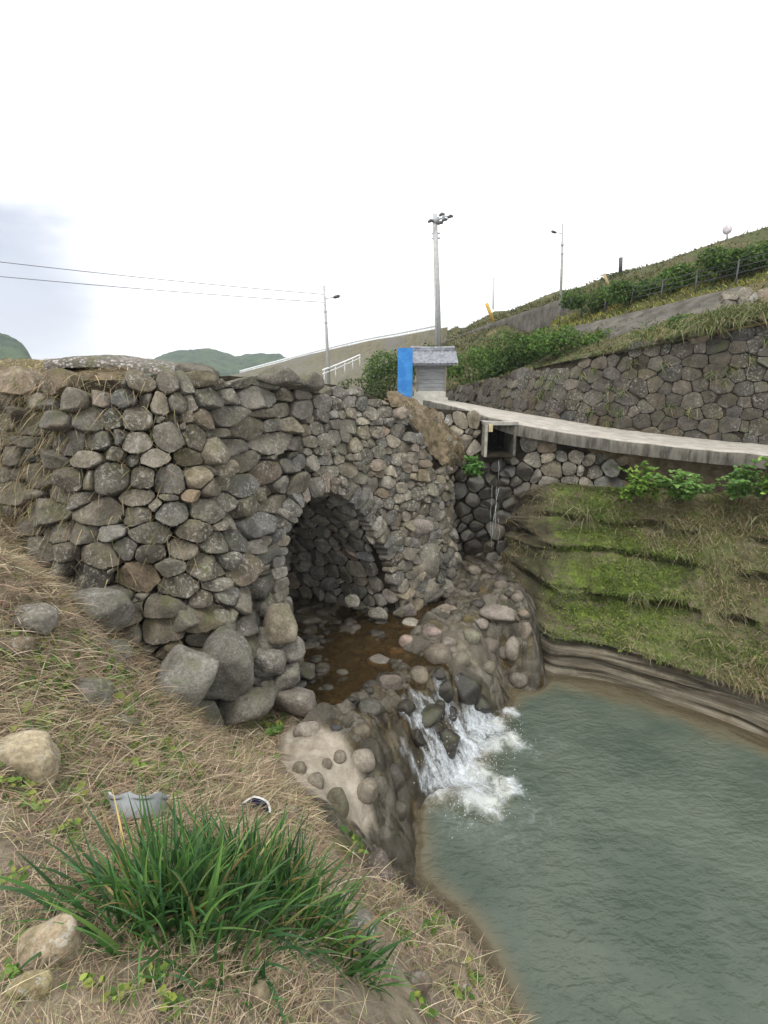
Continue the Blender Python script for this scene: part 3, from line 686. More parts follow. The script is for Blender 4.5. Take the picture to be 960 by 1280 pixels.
ed = ss(40, 0, np.arange(NU))[:, None]; zz_ = VV[..., 2]; VV[..., 0] += ed*(.22*vn(np.stack([zz_*4, zz_*0, zz_*0], -1))+.12*vn(np.stack([zz_*11, zz_*0+3, zz_*0], -1))); VV[..., 1] += ed*.5; VV[..., 2] -= ed*.25*ss(1.5, 2.9, zz_)
pxu = np.linspace(0, 1, NU)
info[..., 1] = ss(.30, .08, pxu)[:, None]*np.ones((1, NV))      # damp and recess shadow, both put into the colour near the fall
# bright moss bands, left of centre
info[..., 2] = np.clip((ss(.06, .14, pxu)*ss(.60, .3, pxu))[:, None]*(.55+.8*fbm(VV+3, 3, .9)), 0, 1)
def strata_mat():
    g = NT('layered mossy rock'); s = g.sep(g.attr()); up, damp, mossy = s[0], s[1], s[2]
    n1 = g.noise(4, 6, .7); n2 = g.noise(30, 5, .7); lay = g.math('ADD', g.math('MULTIPLY', g.noise(2.2, 5, .65, scl=(.35, .35, 7.0)), .55), g.math('MULTIPLY', g.noise(2.2, 5, .65, scl=(.3, .3, 24.0)), .45))
    c = g.mix(g.ramp(lay, .38, .62), (.075, .065, .048), (.29, .26, .20))
    c = g.mix(g.ramp(n1, .45, .7, 0, .55), c, (.12, .085, .045))
    veg = g.mix(g.ramp(n1, .3, .7), (.075, .062, .035), (.17, .145, .085))
    veg = g.mix(g.ramp(g.noise(1.7, 5, .65), .45, .62, 0, .7), veg, g.mix(g.ramp(n2, .3, .7), (.055, .075, .02), (.125, .15, .035)))
    c = g.mix(g.math('MULTIPLY', up, .8), c, veg)
    mm = g.math('MULTIPLY', g.math('MULTIPLY', up, mossy), g.math('MULTIPLY', g.ramp(g.noise(2.4, 6, .75, scl=(1, 1, 1.8)), .42, .56), g.ramp(g.nz(), .0, .45)))
    c = g.mix(mm, c, g.mix(g.ramp(n2, .3, .7), (.09, .145, .018), (.23, .31, .045)))
    c = g.mix(g.math('MULTIPLY', damp, g.ramp(g.noise(2, 4), .4, .6, .25, .7)), c, (.028, .026, .018))  # wet crevices together with painted shadow beside the recess
    h = g.math('ADD', g.math('MULTIPLY', lay, 1.0), g.math('ADD', n1, g.math('MULTIPLY', n2, .5)))
    return g.done(g.pbr(c, .9, g.bump(h, .8, .05), .2))
M['strata'] = strata_mat()
wrap = [VV[:1]+np.array([.02*k*k, .22*k, 0]) for k in (6, 5, 4, 3, 2, 1)]; VW = np.vstack(wrap+[VV]); IW = np.vstack([info[:1]]*6+[info])
tag(mk('right_bank', VW.reshape(-1, 3), gridF(NU+6, NV), M['strata'], IW.reshape(-1, 3)), kind='structure')
# ================================================================== RETAINING WALL above the lane
rw = empty('retaining_wall', (4.6, 11.6, 3.9)); tag(rw, 'tall dark retaining wall of fitted stone blocks above the concrete lane', 'wall')
WC = Curve([(2.0, 24), (2.25, 20), (2.8, 15.8), (3.45, 13.2), (4.6, 11.5), (5.9, 10.6), (7.2, 9.9), (8.6, 9.1), (10, 8.3)])
wsurf = facing(WC, .24, 3.9, .05)
wk = [(WC.find(q), z) for q, z in [((2.0, 24), 4.3), ((2.25, 20), 4.5), ((2.8, 15.8), 4.87), ((3.45, 13.2), 5.2), ((4.6, 11.5), 5.5), ((5.9, 10.6), 5.82), ((7.2, 9.9), 6.12), ((8.6, 9.1), 6.4), ((10, 8.3), 6.6)]]
wtop = lambda u: np.interp(u, [k[0] for k in wk], [k[1] for k in wk])
mb = MB()
for s, p in cells(-.5, WC.L+.5, 3.2, 6.9, .275, 1.3, .4, .42, rows=True):
    if s[1] > wtop(s[0])-.06 or s[0] < .1 or s[0] > WC.L-.1: continue
    t = stone_tint(1.0, .3, .16); t = t*np.array([1.0, .985, .97])
    dome(mb, p, wsurf, RNG.uniform(.025, .045), .004, t, rnd=1, cc=.07, facets=3, out=RNG.normal(0, .01), rough=.010, steep=.35)
mb.build('fitted_stonework', M['stone_cut'], rw)
us = np.arange(0, WC.L, .15); zs = np.arange(3.3, 6.75, .15); UU, ZZ = np.meshgrid(us, zs, indexing='ij'); ZZ = np.minimum(ZZ, wtop(UU)-.0)
V = wsurf(np.stack([UU, ZZ, np.full_like(UU, -.02)], -1).reshape(-1, 3)); V = V+.02*fbm(V, 3, 5)[:, None]
mk('wall_core', V, gridF(len(us), len(zs)), M['joint'], np.ones((len(V), 3)), rw)

# ================================================================== HILLSIDE
hc = [(1100,362,10.4),(960,398,10.9),(850,419,11.5),(740,443,12.3),(660,464,13.9),(600,479,15.9),(574,484,18),
 (960,348,12.85),(1100,318,12.3),(850,376,14.8),(780,391,16.6),(722,406,18.6),(1100,290,14.5),(700,448,15.2),(640,462,17.5),(790,432,13.0),(880,408,12.2),
 (960,318,15.0),(850,346,18),(724,376,20.8),(640,402,27.5),(562,428,38),(560,474,20.5),(500,480,25),(460,476,29),(650,440,22),(600,455,25),
 (960,284,20),(870,312,24),(780,338,30),(700,362,38),(620,388,48),(568,408,61),(960,300,17.2),(850,332,20),(760,356,25),(690,376,32),(620,398,40),(1150,225,19),(1150,260,16)]
hp = np.array([at(a, b, Y=c) for a, b, c in hc]+[[24,22,11],[20,34,9.8],[16,50,9],[14,64,8.5],[0,24,4.2],[-2,30,4.2],[3.5,45,6.5],[4,58,7.0],[5,70,7.2],[30,15,14],[3.1,20,4.6]], float)
def rbf(P, val, reg=.02):
    n = len(P); D2 = ((P[:, None]-P[None])**2).sum(-1); A = np.zeros((n+3, n+3)); A[:n, :n] = np.sqrt(D2)*-1-np.eye(n)*reg; A[:n, n] = 1; A[:n, n+1:] = P; A[n:, :n] = A[:n, n:].T
    w = np.linalg.solve(A, np.r_[val, 0, 0, 0])
    def f(X, Y):
        Q = np.stack([np.ravel(X), np.ravel(Y)], 1); o = np.empty(len(Q))
        for i in range(0, len(Q), 20000):
            q = Q[i:i+20000]; o[i:i+20000] = -np.sqrt(((q[:, None]-P[None])**2).sum(-1))@w[:n]+w[n]+q@w[n+1:]
        return o.reshape(np.shape(X))
    return f
hz = rbf(hp[:, :2], hp[:, 2])
# grid: u across (from the wall top backwards), along Y
hY = np.concatenate([np.arange(7.5, 30, .22), np.arange(30, 72, .6)])
wx = np.interp(hY, WC.p[::-1, 1], WC.p[::-1, 0]); wz = np.interp(hY, WC.p[::-1, 1], wtop(WC.u)[::-1])
wx = np.where(hY > 24, 2.0-(hY-24)*.04, wx)
hw = np.concatenate([np.linspace(0, 8, 60), np.linspace(8.4, 34, 40)])
HX = wx[:, None]+.24*np.clip(wz-3.9, 0, 3)[:, None]*.9+.06+hw[None]; HY = np.repeat(hY[:, None], len(hw), 1)
HZ = hz(HX, HY); bl = ss(0, .8, hw)[None]
HZ = np.where(hY[:, None] < 24, wz[:, None]*(1-bl)+HZ*bl, HZ)
HZ = HZ+.10*fbm(np.stack([HX, HY, HX*0], -1), 4, .8)*bl
def hill_mat():
    g = NT('terraced hillside'); n = g.noise(.9, 6, .7); n2 = g.noise(6, 5, .7)
    c = g.mix(g.ramp(n2, .3, .7), (.045, .048, .022), (.12, .105, .055))
    c = g.mix(g.ramp(n, .45, .62, 0, .8), c, g.mix(g.ramp(n2, .3, .7), (.04, .06, .018), (.085, .11, .035)))
    c = g.mix(g.ramp(g.noise(.5, 4), .56, .68, 0, .6), c, (.20, .16, .075))
    return g.done(g.pbr(c, .95, g.bump(n2, .8, .1), .1))
M['hill'] = hill_mat()
tag(mk('hillside', np.stack([HX, HY, HZ], -1).reshape(-1, 3), gridF(len(hY), len(hw)), M['hill'], np.ones((HX.size, 3))), kind='structure')
hill_at = lambda x, y: float(np.where(True, hz(np.array([x]), np.array([y]))[0], 0))
# grey concrete terrace walls
def panel_wall(name, top, bottoms, th, label, m):
    tpn = np.array(top); bt = np.array(bottoms); n = 60
    k = np.linspace(0, len(tpn)-1, n); ii = np.minimum(k.astype(int), len(tpn)-2); f = (k-ii)[:, None]
    T = tpn[ii]*(1-f)+tpn[ii+1]*f; B = bt[ii]*(1-f)+bt[ii+1]*f
    rows = [B*(1-r)+T*r for r in np.linspace(0, 1, 10)]
    back = T+np.array([.25, .18, 0])*th/.3; rows += [back, back-np.array([0, 0, 1.0])]
    V = np.array(rows).transpose(1, 0, 2); nr = len(rows)
    V = V.reshape(-1, 3)+.015*fbm(V.reshape(-1, 3), 3, 1.5)[:, None]
    caps = [np.array([[i for i in range(nr)]]), np.array([[(n-1)*nr+i for i in range(nr-1, -1, -1)]])]
    o = mk(name, V, [gridF(n, nr)]+caps, m, np.ones((len(V), 3))); tag(o, label, 'wall'); return o
def cwall_mat():
    g = NT('stained grey concrete'); n = g.noise(2.2, 6, .7); st = g.noise(3, 5, .7, scl=(1, 1, .2))
    c = g.mix(g.ramp(n, .3, .7), (.06, .056, .048), (.15, .14, .122)); c = g.mix(g.ramp(st, .45, .7, 0, .55), c, (.065, .06, .045))
    return g.done(g.pbr(c, .93, g.bump(g.noise(9, 6, .7), .5, .05), .15))
M['cwall'] = cwall_mat()
panel_wall('concrete_terrace_wall', [at(546, 430, Y=40), at(600, 408.5, Y=31.5), at(660, 388, Y=25), at(721, 368, Y=20.3)], [at(546, 452, Y=40), at(600, 446, Y=31), at(660, 440, Y=24.5), at(721, 432, Y=19.8)], .3, 'long grey concrete terrace wall on the hillside under the tall thin lamp post', M['cwall'])
panel_wall('concrete_terrace_wall', [at(700, 412, Y=18.6), at(760, 398, Y=16.6), at(830, 381, Y=14.8), at(925, 358, Y=12.9)], [at(700, 455, Y=15.8), at(760, 445, Y=13.6), at(830, 432, Y=12.6), at(925, 405, Y=11.6)], .3, 'sloping grey concrete facing below the yellow grass strip on the hillside', M['cwall'])
# stepped paler block facing at the far right
mb = MB(); BCV = Curve([at(905, 400, Y=11.65)[:2], at(960, 392, Y=11.5)[:2], at(1060, 380, Y=11.2)[:2]]); zb = at(940, 396, Y=11.4)[2]
bs = facing(BCV, .6, zb, .02)
for s, p in cells(-.8, BCV.L+.8, zb-1, zb+1.5, .24, 1.1, .2):
    if not (0 < s[0] < BCV.L and zb-.3 < s[1] < zb+.55): continue
    dome(mb, p, bs, .035, .006, stone_tint(1.1, .3, .15), rnd=1, cc=.07, facets=3)
o = mb.build('block_facing', M['stone_pale']); tag(o, 'pale block facing above the right end of the dark retaining wall', 'wall')

# left hillside field and ramp road with white guard rails
F0 = [at(556, 412, Y=44), at(500, 422, Y=52), at(450, 431, Y=60), at(380, 447, Y=75), at(305, 467, Y=95), at(250, 480, Y=115)]
F1 = [at(556, 440, Y=40), at(500, 443, Y=45), at(450, 449, Y=50), at(380, 462, Y=58), at(305, 480, Y=70), at(250, 492, Y=85)]
F2 = [at(570, 500, Y=19), at(500, 505, Y=20), at(450, 508, Y=21), at(380, 512, Y=22), at(305, 515, Y=23), at(250, 520, Y=24)]
Fm = [at(570, 470, Y=26), at(500, 470, Y=28), at(450, 472, Y=32), at(380, 485, Y=35), at(305, 500, Y=40), at(250, 508, Y=44)]
F_1 = [a+np.array([0, 30, -4]) for a in F0]
rows = [np.array(r) for r in (F2, Fm, F1, F0, F_1)]; CR = [Curve(r) for r in rows]
V = []
for f in np.linspace(0, 1, 50):
    ps = np.array([c.at(np.array([f*c.L]))[0] for c in CR]); cc = Curve(ps); V.append(cc.at(np.linspace(0, cc.L, 60)))
V = np.array(V).reshape(-1, 3); V[:, 2] += .12*fbm(V, 4, .4)
def field_mat():
    g = NT('dry field and tarmac'); n = g.noise(.25, 6, .7); n2 = g.noise(2.5, 5, .7)
    c = g.mix(g.ramp(n2, .3, .7), (.095, .09, .06), (.17, .155, .11)); c = g.mix(g.ramp(n, .48, .62, 0, .8), c, (.13, .125, .12))
    return g.done(g.pbr(c, .95, g.bump(n2, .5, .1), .1))
tag(mk('field_slope', V, gridF(50, 60), field_mat(), np.ones((len(V), 3))), kind='structure')
M['white'] = simple('white painted steel', (.74, .76, .78), .5, .12, 3, .4, .05)
M['galv'] = simple('galvanised steel', (.36, .39, .42), .5, .15, 3, .4, .05)
M['polec'] = simple('pale concrete pole', (.38, .38, .38), .75, .15, 6, .3, .2)
M['dark'] = simple('dark metal', (.06, .06, .065), .5, .2, 8, .4, .05)
def guardrail(pts, h, r, label, step):
    c = Curve(pts); e = empty('guardrail', pts[0]); tag(e, label, 'guard rail')
    us = np.linspace(0, c.L, 60); p = c.at(us); mb = MB(); q = p.copy(); q[:, 2] += h
    mb.tube(q, r, 6); q2 = p.copy(); q2[:, 2] += h*.55; mb.tube(q2, r*.8, 6); mb.build('rail', M['white'], e)
    for u in np.arange(.2, c.L, step):
        b = c.at(np.array([u]))[0]; mb = MB(); mb.tube([b-[0, 0, .3], b+[0, 0, h+.03]], r*.8, 6); mb.build('post', M['white'], e)
guardrail([at(548, 415, Y=45), at(500, 423.5, Y=52), at(450, 432, Y=60), at(380, 448, Y=75), at(300, 468, Y=95)], .55, .12, 'long white guard rail along the far ramp road climbing to the utility pole', 4.0)
guardrail([at(404, 473, Y=30), at(425, 464, Y=33), at(450, 452, Y=38)], .45, .05, 'short white guard rail behind the bridge at the foot of the left lamp post', 2.0)

# distant wooded mountains
def mountain(name, prof, Y, label):
    pts = np.array([at(x, y, Y=Y) for x, y in prof]); c = Curve(pts); n = 140; us = np.linspace(0, c.L, n); p = c.at(us); V = []
    m_ = 60
    for k in np.linspace(0, 1, m_):
        q = p.copy(); rt_ = 1+(k-.7)*.45; q[:, 0] *= rt_; q[:, 1] *= rt_; q[:, 2] = CAMZ+(q[:, 2]-CAMZ)*rt_; dz = (q[:, 2]+6)*(1-math.sin(min(k/.7, 1)*1.57) if k < .7 else (k-.7)*1.2); q[:, 2] -= dz
        V.append(q)
    V = np.array(V).reshape(-1, 3); k = Y/400
    V[:, 2] += 3.2*k*fbm(V, 5, .05/k)+1.6*k*np.abs(fbm(V, 3, .16/k))
    return tag(mk(name, V, gridF(m_, n), M['forest'], np.ones((len(V), 3))), kind='structure')
g = NT('distant forest'); n = g.noise(.12, 6, .75); M['forest'] = g.done(g.pbr(g.mix(g.ramp(n, .35, .65), (.022, .045, .028), (.075, .115, .055)), 1, g.bump(g.noise(.3, 5, .7), 1, 2), .05))
mountain('mountain', [(150, 472), (190, 449), (215, 440), (245, 436), (262, 437), (285, 444), (300, 448), (320, 443), (345, 442), (356, 446), (385, 462), (430, 480)], 420, '')
mountain('mountain', [(-260, 440), (-110, 396), (-40, 404), (-10, 413), (14, 423), (30, 433), (42, 452), (60, 480)], 240, '')
# wide low country to the horizon
X_, Y_ = np.meshgrid(np.linspace(-900, 900, 60), np.r_[np.linspace(12, 60, 20), np.linspace(70, 1500, 40)], indexing='ij')
Z_ = np.interp(Y_, [12, 18, 40, 200, 1500], [3.2, 3.4, 1, -3, -3])-np.clip((np.abs(X_)-4)*.3, 0, 5)+1.0*fbm(np.stack([X_, Y_, X_*0], -1), 3, .02)
tag(mk('land', np.stack([X_, Y_, Z_], -1).reshape(-1, 3), gridF(60, 60), M['hill'], np.ones((X_.size, 3))), kind='structure')

# ================================================================== LITTLE SHRINE and the blue board
sc0 = at(538, 499, Y=15.6); K = depth(sc0)/FPX
sh = empty('shrine', sc0); tag(sh, 'little grey roadside shrine with a tiled roof beside the blue board', 'shrine')
M['tile'] = simple('grey roof tile', (.19, .20, .225), .55, .35, 10, .4, .2)
def board_mat():
    g = NT('weathered boards'); n = g.noise(3, 5, .7, scl=(1, 1, 9)); c = g.mix(g.ramp(n, .3, .7), (.16, .165, .17), (.27, .28, .29)); return g.done(g.pbr(c, .85, g.bump(n, .5, .02), .2))
M['board'] = board_mat()
mb = MB(); mb.box(sc0+[0, .3, -.12], (.98, .95, .34)); mb.box(sc0+[0, .3, .14], (.86, .82, .2)); mb.build('plinth', simple('shrine plinth', (.42, .41, .37), .9, .2, 6), sh, False)
mb = MB()
for k in range(7): mb.box(sc0+[0, .3, .24+.055+k*.105], (.80+.012*(k % 2), .74+.012*(k % 2), .1))
mb.build('board_wall', M['board'], sh, False)
for sx in (-1, 1):
    mb = MB(); mb.box(sc0+[sx*.41, -.09, .6], (.06, .06, .76)); mb.build('corner_post', simple('post wood', (.2, .18, .15), .85), sh, False)
# roof: gable running left-right, gently flared, tile rolls
n = 96; m_ = 24; xs = np.linspace(-.60, .74, n); V = []
for side in (-1, 1):
    W_ = []
    for f in np.linspace(0, 1, m_):
        y = .3+side*f*.62; z = 1.38-f*.46+.07*f*f
        zz = z+.022*np.abs(np.sin((xs+.6)*math.pi/.11))*1.0+.012*((f*7) % 1)+.05*np.clip(np.abs(xs)-.4, 0, 1)*f
        W_.append(np.stack([xs, np.full(n, y), zz], -1))
    W_ = np.array(W_).reshape(-1, 3); V.append(W_)
mb = MB()
for W_ in V:
    mb.add(W_+sc0, gridF(m_, n)); mb.add(W_+sc0-[0, 0, .05], gridF(m_, n)[:, ::-1])
roof = mb.build('roof', M['tile'], sh)
mb = MB(); mb.tube(np.array([[x, .3, 1.43+.03*abs(x-.07)] for x in np.linspace(-.58, .70, 12)])+sc0, .055, 10); mb.box(sc0+[.07, .3, 1.38], (1.26, .13, .07)); mb.build('ridge_tile', M['tile'], sh, True)
for sx in (-.5, .62):
    mb = MB(); T_ = np.array([[sx, -.2, 1.0], [sx, .8, 1.0], [sx, .3, 1.32]]); mb.add(np.vstack([T_-[.02, 0, 0], T_+[.02, 0, 0]])+sc0, [np.array([[0, 1, 2], [5, 4, 3]]), np.array([[0, 3, 4, 1], [1, 4, 5, 2], [2, 5, 3, 0]])]); mb.build('gable', M['board'], sh, False)
bp = at(506, 498, Y=15.25)
g = NT('blue paint'); n = g.noise(5, 4); c = g.mix(g.ramp(n, .35, .7), (.022, .16, .46), (.045, .23, .56)); c = g.mix(g.ramp(g.noise(22, 4), .62, .72, 0, .5), c, (.25, .2, .15)); M['blue'] = g.done(g.pbr(c, .6, None, .3))
e = empty('blue_board', bp); tag(e, 'tall bright blue board standing upright left of the shrine', 'board')
mb = MB(); mb.box(bp+[0, 0, .68], (.42, .035, 1.40), .12); mb.build('panel', M['blue'], e, False)
mb = MB(); mb.box(bp+[-.15, .05, .55], (.05, .05, 1.2), .12); mb.box(bp+[.15, .08, .55], (.05, .05, 1.2), .12); mb.build('brace', M['bark'], e, False)

# ================================================================== POLES AND WIRES
def lamp_post(base, top, side, label, r=.06):
    e = empty('lamp_post', base); tag(e, label, 'lamp post'); k = np.linalg.norm(top-base)
    mb = MB(); mb.tube([base-[0, 0, .5], base*.5+top*.5, top], [r*1.35, r*1.1, r*.8], 10); mb.build('pole', M['polec'], e)
    a = base+(top-base)*.86; d = np.array([side, -.25, .12]); d /= np.linalg.norm(d)
    L = k*.13; mb = MB(); mb.tube([a, a+d*L*.4, a+d*L], r*.35, 6); mb.build('arm', M['galv'], e)
    h = a+d*L*1.1; ax = np.array([side, -.3, .2]); ax /= np.linalg.norm(ax)
    mb = MB(); mb.tube([h-ax*.22*k/5.5, h-ax*.1*k/5.5, h+ax*.16*k/5.5, h+ax*.24*k/5.5], np.array([.05, .10, .10, .05])*k/5.5, 8); mb.build('lamp_head', M['dark'], e)
    for f in (.72, .6):
        c = base+(top-base)*f; u = (top-base)/k; mb = MB(); mb.tube([c-u*.04, c+u*.04], r*1.25, 10); mb.build('band', M['galv'], e)
lamp_post(at(411, 470, Y=31), at(405, 357, Y=31), 1, 'leaning lamp post at the left behind the stone bridge', .075)
lamp_post(at(701.5, 372, Y=20.6), at(703.5, 279, Y=20.6), -1, 'thin lamp post standing on the grey terrace wall of the hillside', .04)
ub, ut = at(549, 442, Y=33), at(543.5, 268, Y=33)
e = empty('utility_pole', ub); tag(e, 'tall utility pole with crossarms behind the little shrine', 'utility pole')
mb = MB(); mb.tube([ub-[0, 0, .8], ub*.5+ut*.5, ut], [.19, .165, .13], 12); mb.build('pole', M['polec'], e)
k = depth(ub)/FPX
def upx(px, py, dy=0): p = at(px, py, Y=33+dy); return p
mb = MB(); mb.tube([upx(541.5, 258), upx(541.5, 274)], .03, 6); mb.tube([upx(544, 276), upx(552, 273, -.3), upx(556, 270, -.4)], .045, 6); mb.tube([upx(552, 269.5, -.4), upx(564, 271.5, -.3)], .035, 6); mb.tube([upx(537, 276), upx(551, 279)], .05, 6); mb.build('crossarm', M['galv'], e)
for px, py in ((552.5, 268.5), (563, 271), (556, 275), (538.5, 276.5), (550.5, 279)):
    mb = MB(); a = upx(px, py, -.35); mb.tube([a-[.16, 0, .05], a+[0, 0, .04], a+[.16, 0, .02]], [.06, .10, .05], 8); mb.build('insulator', M['dark'], e)
mb = MB(); mb.tube([upx(545, 272), upx(545, 279)], .2, 10); mb.build('cap', M['galv'], e)
for py in (292, 298): mb = MB(); mb.tube([upx(540, py), upx(550, py-.5)], .05, 6); mb.build('step_bolt', M['galv'], e)
mb = MB(); mb.tube([upx(544, 350, -.2), upx(546.5, 440, -.2)], .03, 6); mb.build('cable', M['galv'], e)
def wire(name, a, b, sag, r, label):
    t = np.linspace(0, 1, 40)[:, None]; p = a*(1-t)+b*t; p[:, 2] -= (sag*4*t*(1-t))[:, 0]; mb = MB(); mb.tube(p, r, 5); tag(mb.build(name, M['dark'], None), label, 'wire')
wt = at(405, 368, Y=31)
wire('overhead_wire', at(-160, 308, Y=26), wt, .12, .017, 'upper overhead wire running left from the leaning lamp post')
wire('overhead_wire', at(-160, 330, Y=26), at(405.5, 378, Y=31), .10, .017, 'lower overhead wire running left from the leaning lamp post')
e = None
def small_pole(name, px, y0, y1, Y, r, m, label, cat, dx=0):
    mb = MB(); mb.tube([at(px, y0, Y=Y)-[0, 0, .2], at(px+dx, y1, Y=Y)], r, 8); tag(mb.build(name, m), label, cat)
small_pole('pole', 616.5, 384, 347, 50, .06, M['polec'], 'faint thin pole rising behind the ridge beside the yellow post', 'pole')
M['yellow'] = simple('yellow paint', (.52, .33, .06), .6, .2, 4)
small_pole('marker_post', 617, 397, 379, 29, .09, M['yellow'], 'orange leaning marker post on the grey terrace wall', 'post', -9)
small_pole('marker_post', 764, 357, 342, 22, .055, simple('bamboo', (.36, .29, .15), .7), 'tan leaning stake in the dark upper bank', 'post', -9)
small_pole('marker_post', 776, 337, 322, 29.5, .10, M['dark'], 'short black stake on the ridge line', 'post')
e = empty('ridge_mirror', at(909, 297, Y=22)); tag(e, 'pale round road mirror on a short post on the ridge', 'mirror')
a = at(909, 287, Y=22); mb = MB(); mb.tube([at(909, 300, Y=22), a], .03, 6); mb.build('post', M['polec'], e)
mb = MB(); mb.tube([a-[0, .03, 0], a+[0, .03, 0]], .17, 18); mb.build('mirror_disc', simple('pale lilac disc', (.55, .5, .55), .5), e)
# cattle-wire fence along the terrace
e = empty('wire_fence', at(720, 378, Y=20)); tag(e, 'low dark wire fence in front of the upper hedge on the hillside', 'fence')
fp = Curve([at(700, 397, Y=20), at(800, 375, Y=16.6), at(900, 352, Y=14.2), at(1000, 328, Y=12.6)])
for u in np.arange(0, fp.L, 1.1):
    b = fp.at(np.array([u]))[0]; mb = MB(); mb.tube([b-[0, 0, .3], b+[0, 0, .42]], .022, 6); mb.build('post', M['dark'], e)
for h in (.1, .24, .38):
    p = fp.at(np.linspace(0, fp.L, 30)); p[:, 2] += h; mb = MB(); mb.tube(p, .009, 5); mb.build('wire', M['dark'], e)

# ================================================================== FOLIAGE
def blades(roots, dirs, L, w, bend=.5, segs=3, up=None, tints=None, flatn=None):
    """curved tapering blades; roots (n,3), dirs unit (n,3); bend pulls the tip down / sideways"""
    n = len(roots); t = np.linspace(0, 1, segs+1)
    side = np.cross(dirs, np.array([0, 0, 1.0])+.35*RNG.normal(size=(n, 3))); side /= np.linalg.norm(side, axis=1)[:, None]+1e-9
    bd = np.zeros((n, 3)); hz_ = dirs*np.array([1, 1, 0])+.25*RNG.normal(size=(n, 3))*np.array([1, 1, 0]); hz_ /= np.linalg.norm(hz_, axis=1)[:, None]+1e-9
    L = np.broadcast_to(L, (n,)); w = np.broadcast_to(w, (n,)); bend = np.broadcast_to(bend, (n,))
    V = np.zeros((n, segs+1, 2, 3))
    for k, tt in enumerate(t):
        c = roots+dirs*(L*tt)[:, None]+(hz_*.5-np.array([0, 0, 1.0]))*(bend*L*tt*tt*.6)[:, None]
        ww = (w*(1-tt**2.2)*.5*(0.75+.25*min(1, tt*5))+w*.04)[:, None]*side
        V[:, k, 0] = c-ww; V[:, k, 1] = c+ww
    base = np.arange(n)[:, None]*(segs+1)*2; k = np.arange(segs)[None]*2
    Q = np.stack([base+k, base+k+1, base+k+3, base+k+2], -1).reshape(-1, 4)
    T = np.repeat(tints, (segs+1)*2, 0) if tints is not None else None
    return V.reshape(-1, 3), Q, T
def unit(v): return v/(np.linalg.norm(v, axis=-1, keepdims=True)+1e-9)
def pal(n, cols, sd=.18):
    cols = np.array(cols); c = cols[RNG.integers(len(cols), size=n)]; return np.clip(c*np.exp(RNG.normal(0, sd, (n, 1)))*(1+RNG.normal(0, .05, (n, 3))), .004, .8)
def leaves(P, N, size, tints, aspect=.5, fold=.25):
    """pointed oval leaves: 6 points, folded on the midrib"""
    n = len(P); a = unit(np.cross(N, RNG.normal(size=(n, 3)))); b = np.cross(N, a); s = np.broadcast_to(size, (n,))[:, None]
    sh_ = [(0, 0, 0), (.35, aspect*.5, fold*.3), (.75, aspect*.36, fold*.2), (1, 0, -.12), (.75, -aspect*.36, fold*.2), (.35, -aspect*.5, fold*.3)]
    V = np.stack([P+a*s*(x-.5)+b*s*y+N*s*z for x, y, z in sh_], 1).reshape(-1, 3)
    i = np.arange(n)[:, None]*6
    Q = np.vstack([i+np.array([[0, 1, 2, 3]]), i+np.array([[0, 3, 4, 5]])])
    return V, Q, np.repeat(tints, 6, 0)
GREEN = [(.05, .10, .026), (.07, .13, .03), (.04, .08, .024), (.10, .16, .04), (.08, .13, .03)]
def bush(name, c, rad, n, size, label, cat='bush', group=None, cols=GREEN, trunk=True, lob=5):
    e = empty(name, c); tag(e, label, cat, group); rad = np.array(rad)
    cs = [np.zeros(3)]+[np.r_[RNG.normal(0, .42, 2), RNG.uniform(-.15, .45)] for _ in range(lob)]; P = []; N = []
    for k, q in enumerate(cs):
        m_ = n//len(cs); d = unit(RNG.normal(size=(m_, 3))); r = RNG.uniform(.25, 1, m_)**.4
        sc = .72 if k == 0 else RNG.uniform(.38, .6)
        p = d*r[:, None]*sc*(1+.35*fbm(d+k*7, 3, 2.2)[:, None])+q; P.append(p); N.append(unit(d+.8*RNG.normal(size=(m_, 3))+[0, 0, .5]))
    P = np.vstack(P); N = np.vstack(N); P = P[:, :]*rad; P[:, 2] += rad[2]*.75; kp = P[:, 2] > -.1
    P, N = P[kp], N[kp]
    V, Q, T = leaves(P+c, N, RNG.uniform(.6, 1.25, len(P))*size, pal(len(P), cols, .28), .55)
    mk('foliage', V, Q, M['leaf'], T, e, True)
    if trunk:
        mb = MB()
        for _ in range(5):
            q = np.array([RNG.normal(0, rad[0]*.4), RNG.normal(0, rad[1]*.4), rad[2]*1.1]); mb.tube([c-[0, 0, .15], c+q*[.4, .4, .5], c+q], [.03, .022, .008], 6)
        mb.build('stem', M['bark'], e)
    return e
def hbush(px, py, w, h, Y, label, n=2600, ls=.09, cols=GREEN, grp=None, name='bush', trunk=True):
    b = at(px, py, Y=Y); k = depth(b)/FPX
    if px > 545: b[2] = min(b[2], float(hz(b[:1], b[1:2])[0])+.1)
    bush(name, b-[0, 0, .1], (w*k*.62, w*k*.5, h*k*.62), n, ls, label, group=grp, cols=cols, trunk=trunk)
G2 = [(.07, .14, .03), (.11, .19, .04), (.055, .11, .026), (.14, .21, .055)]
hbush(478, 496, 60, 66, 21, 'round dense green bush left of the blue board', 3600, .11, trunk=False)
hbush(470, 506, 70, 40, 18.5, 'low undergrowth bush on the slope behind the bridge top left of the shrine', 2600, .09, [(.05, .07, .022), (.08, .09, .035), (.04, .06, .02)], trunk=False)
hbush(524, 486, 46, 58, 24, 'low green bush behind the blue board', 1500, .12)
hbush(590, 484, 70, 56, 19.5, 'broad light green bush just right of the shrine', 3400, .11, G2)
hbush(650, 466, 66, 56, 17.2, 'dark leafy bush above the middle of the retaining wall', 3400, .10)
hbush(710, 450, 62, 48, 15.4, 'bright green bush at the right end of the hedge above the retaining wall', 3400, .095, G2)
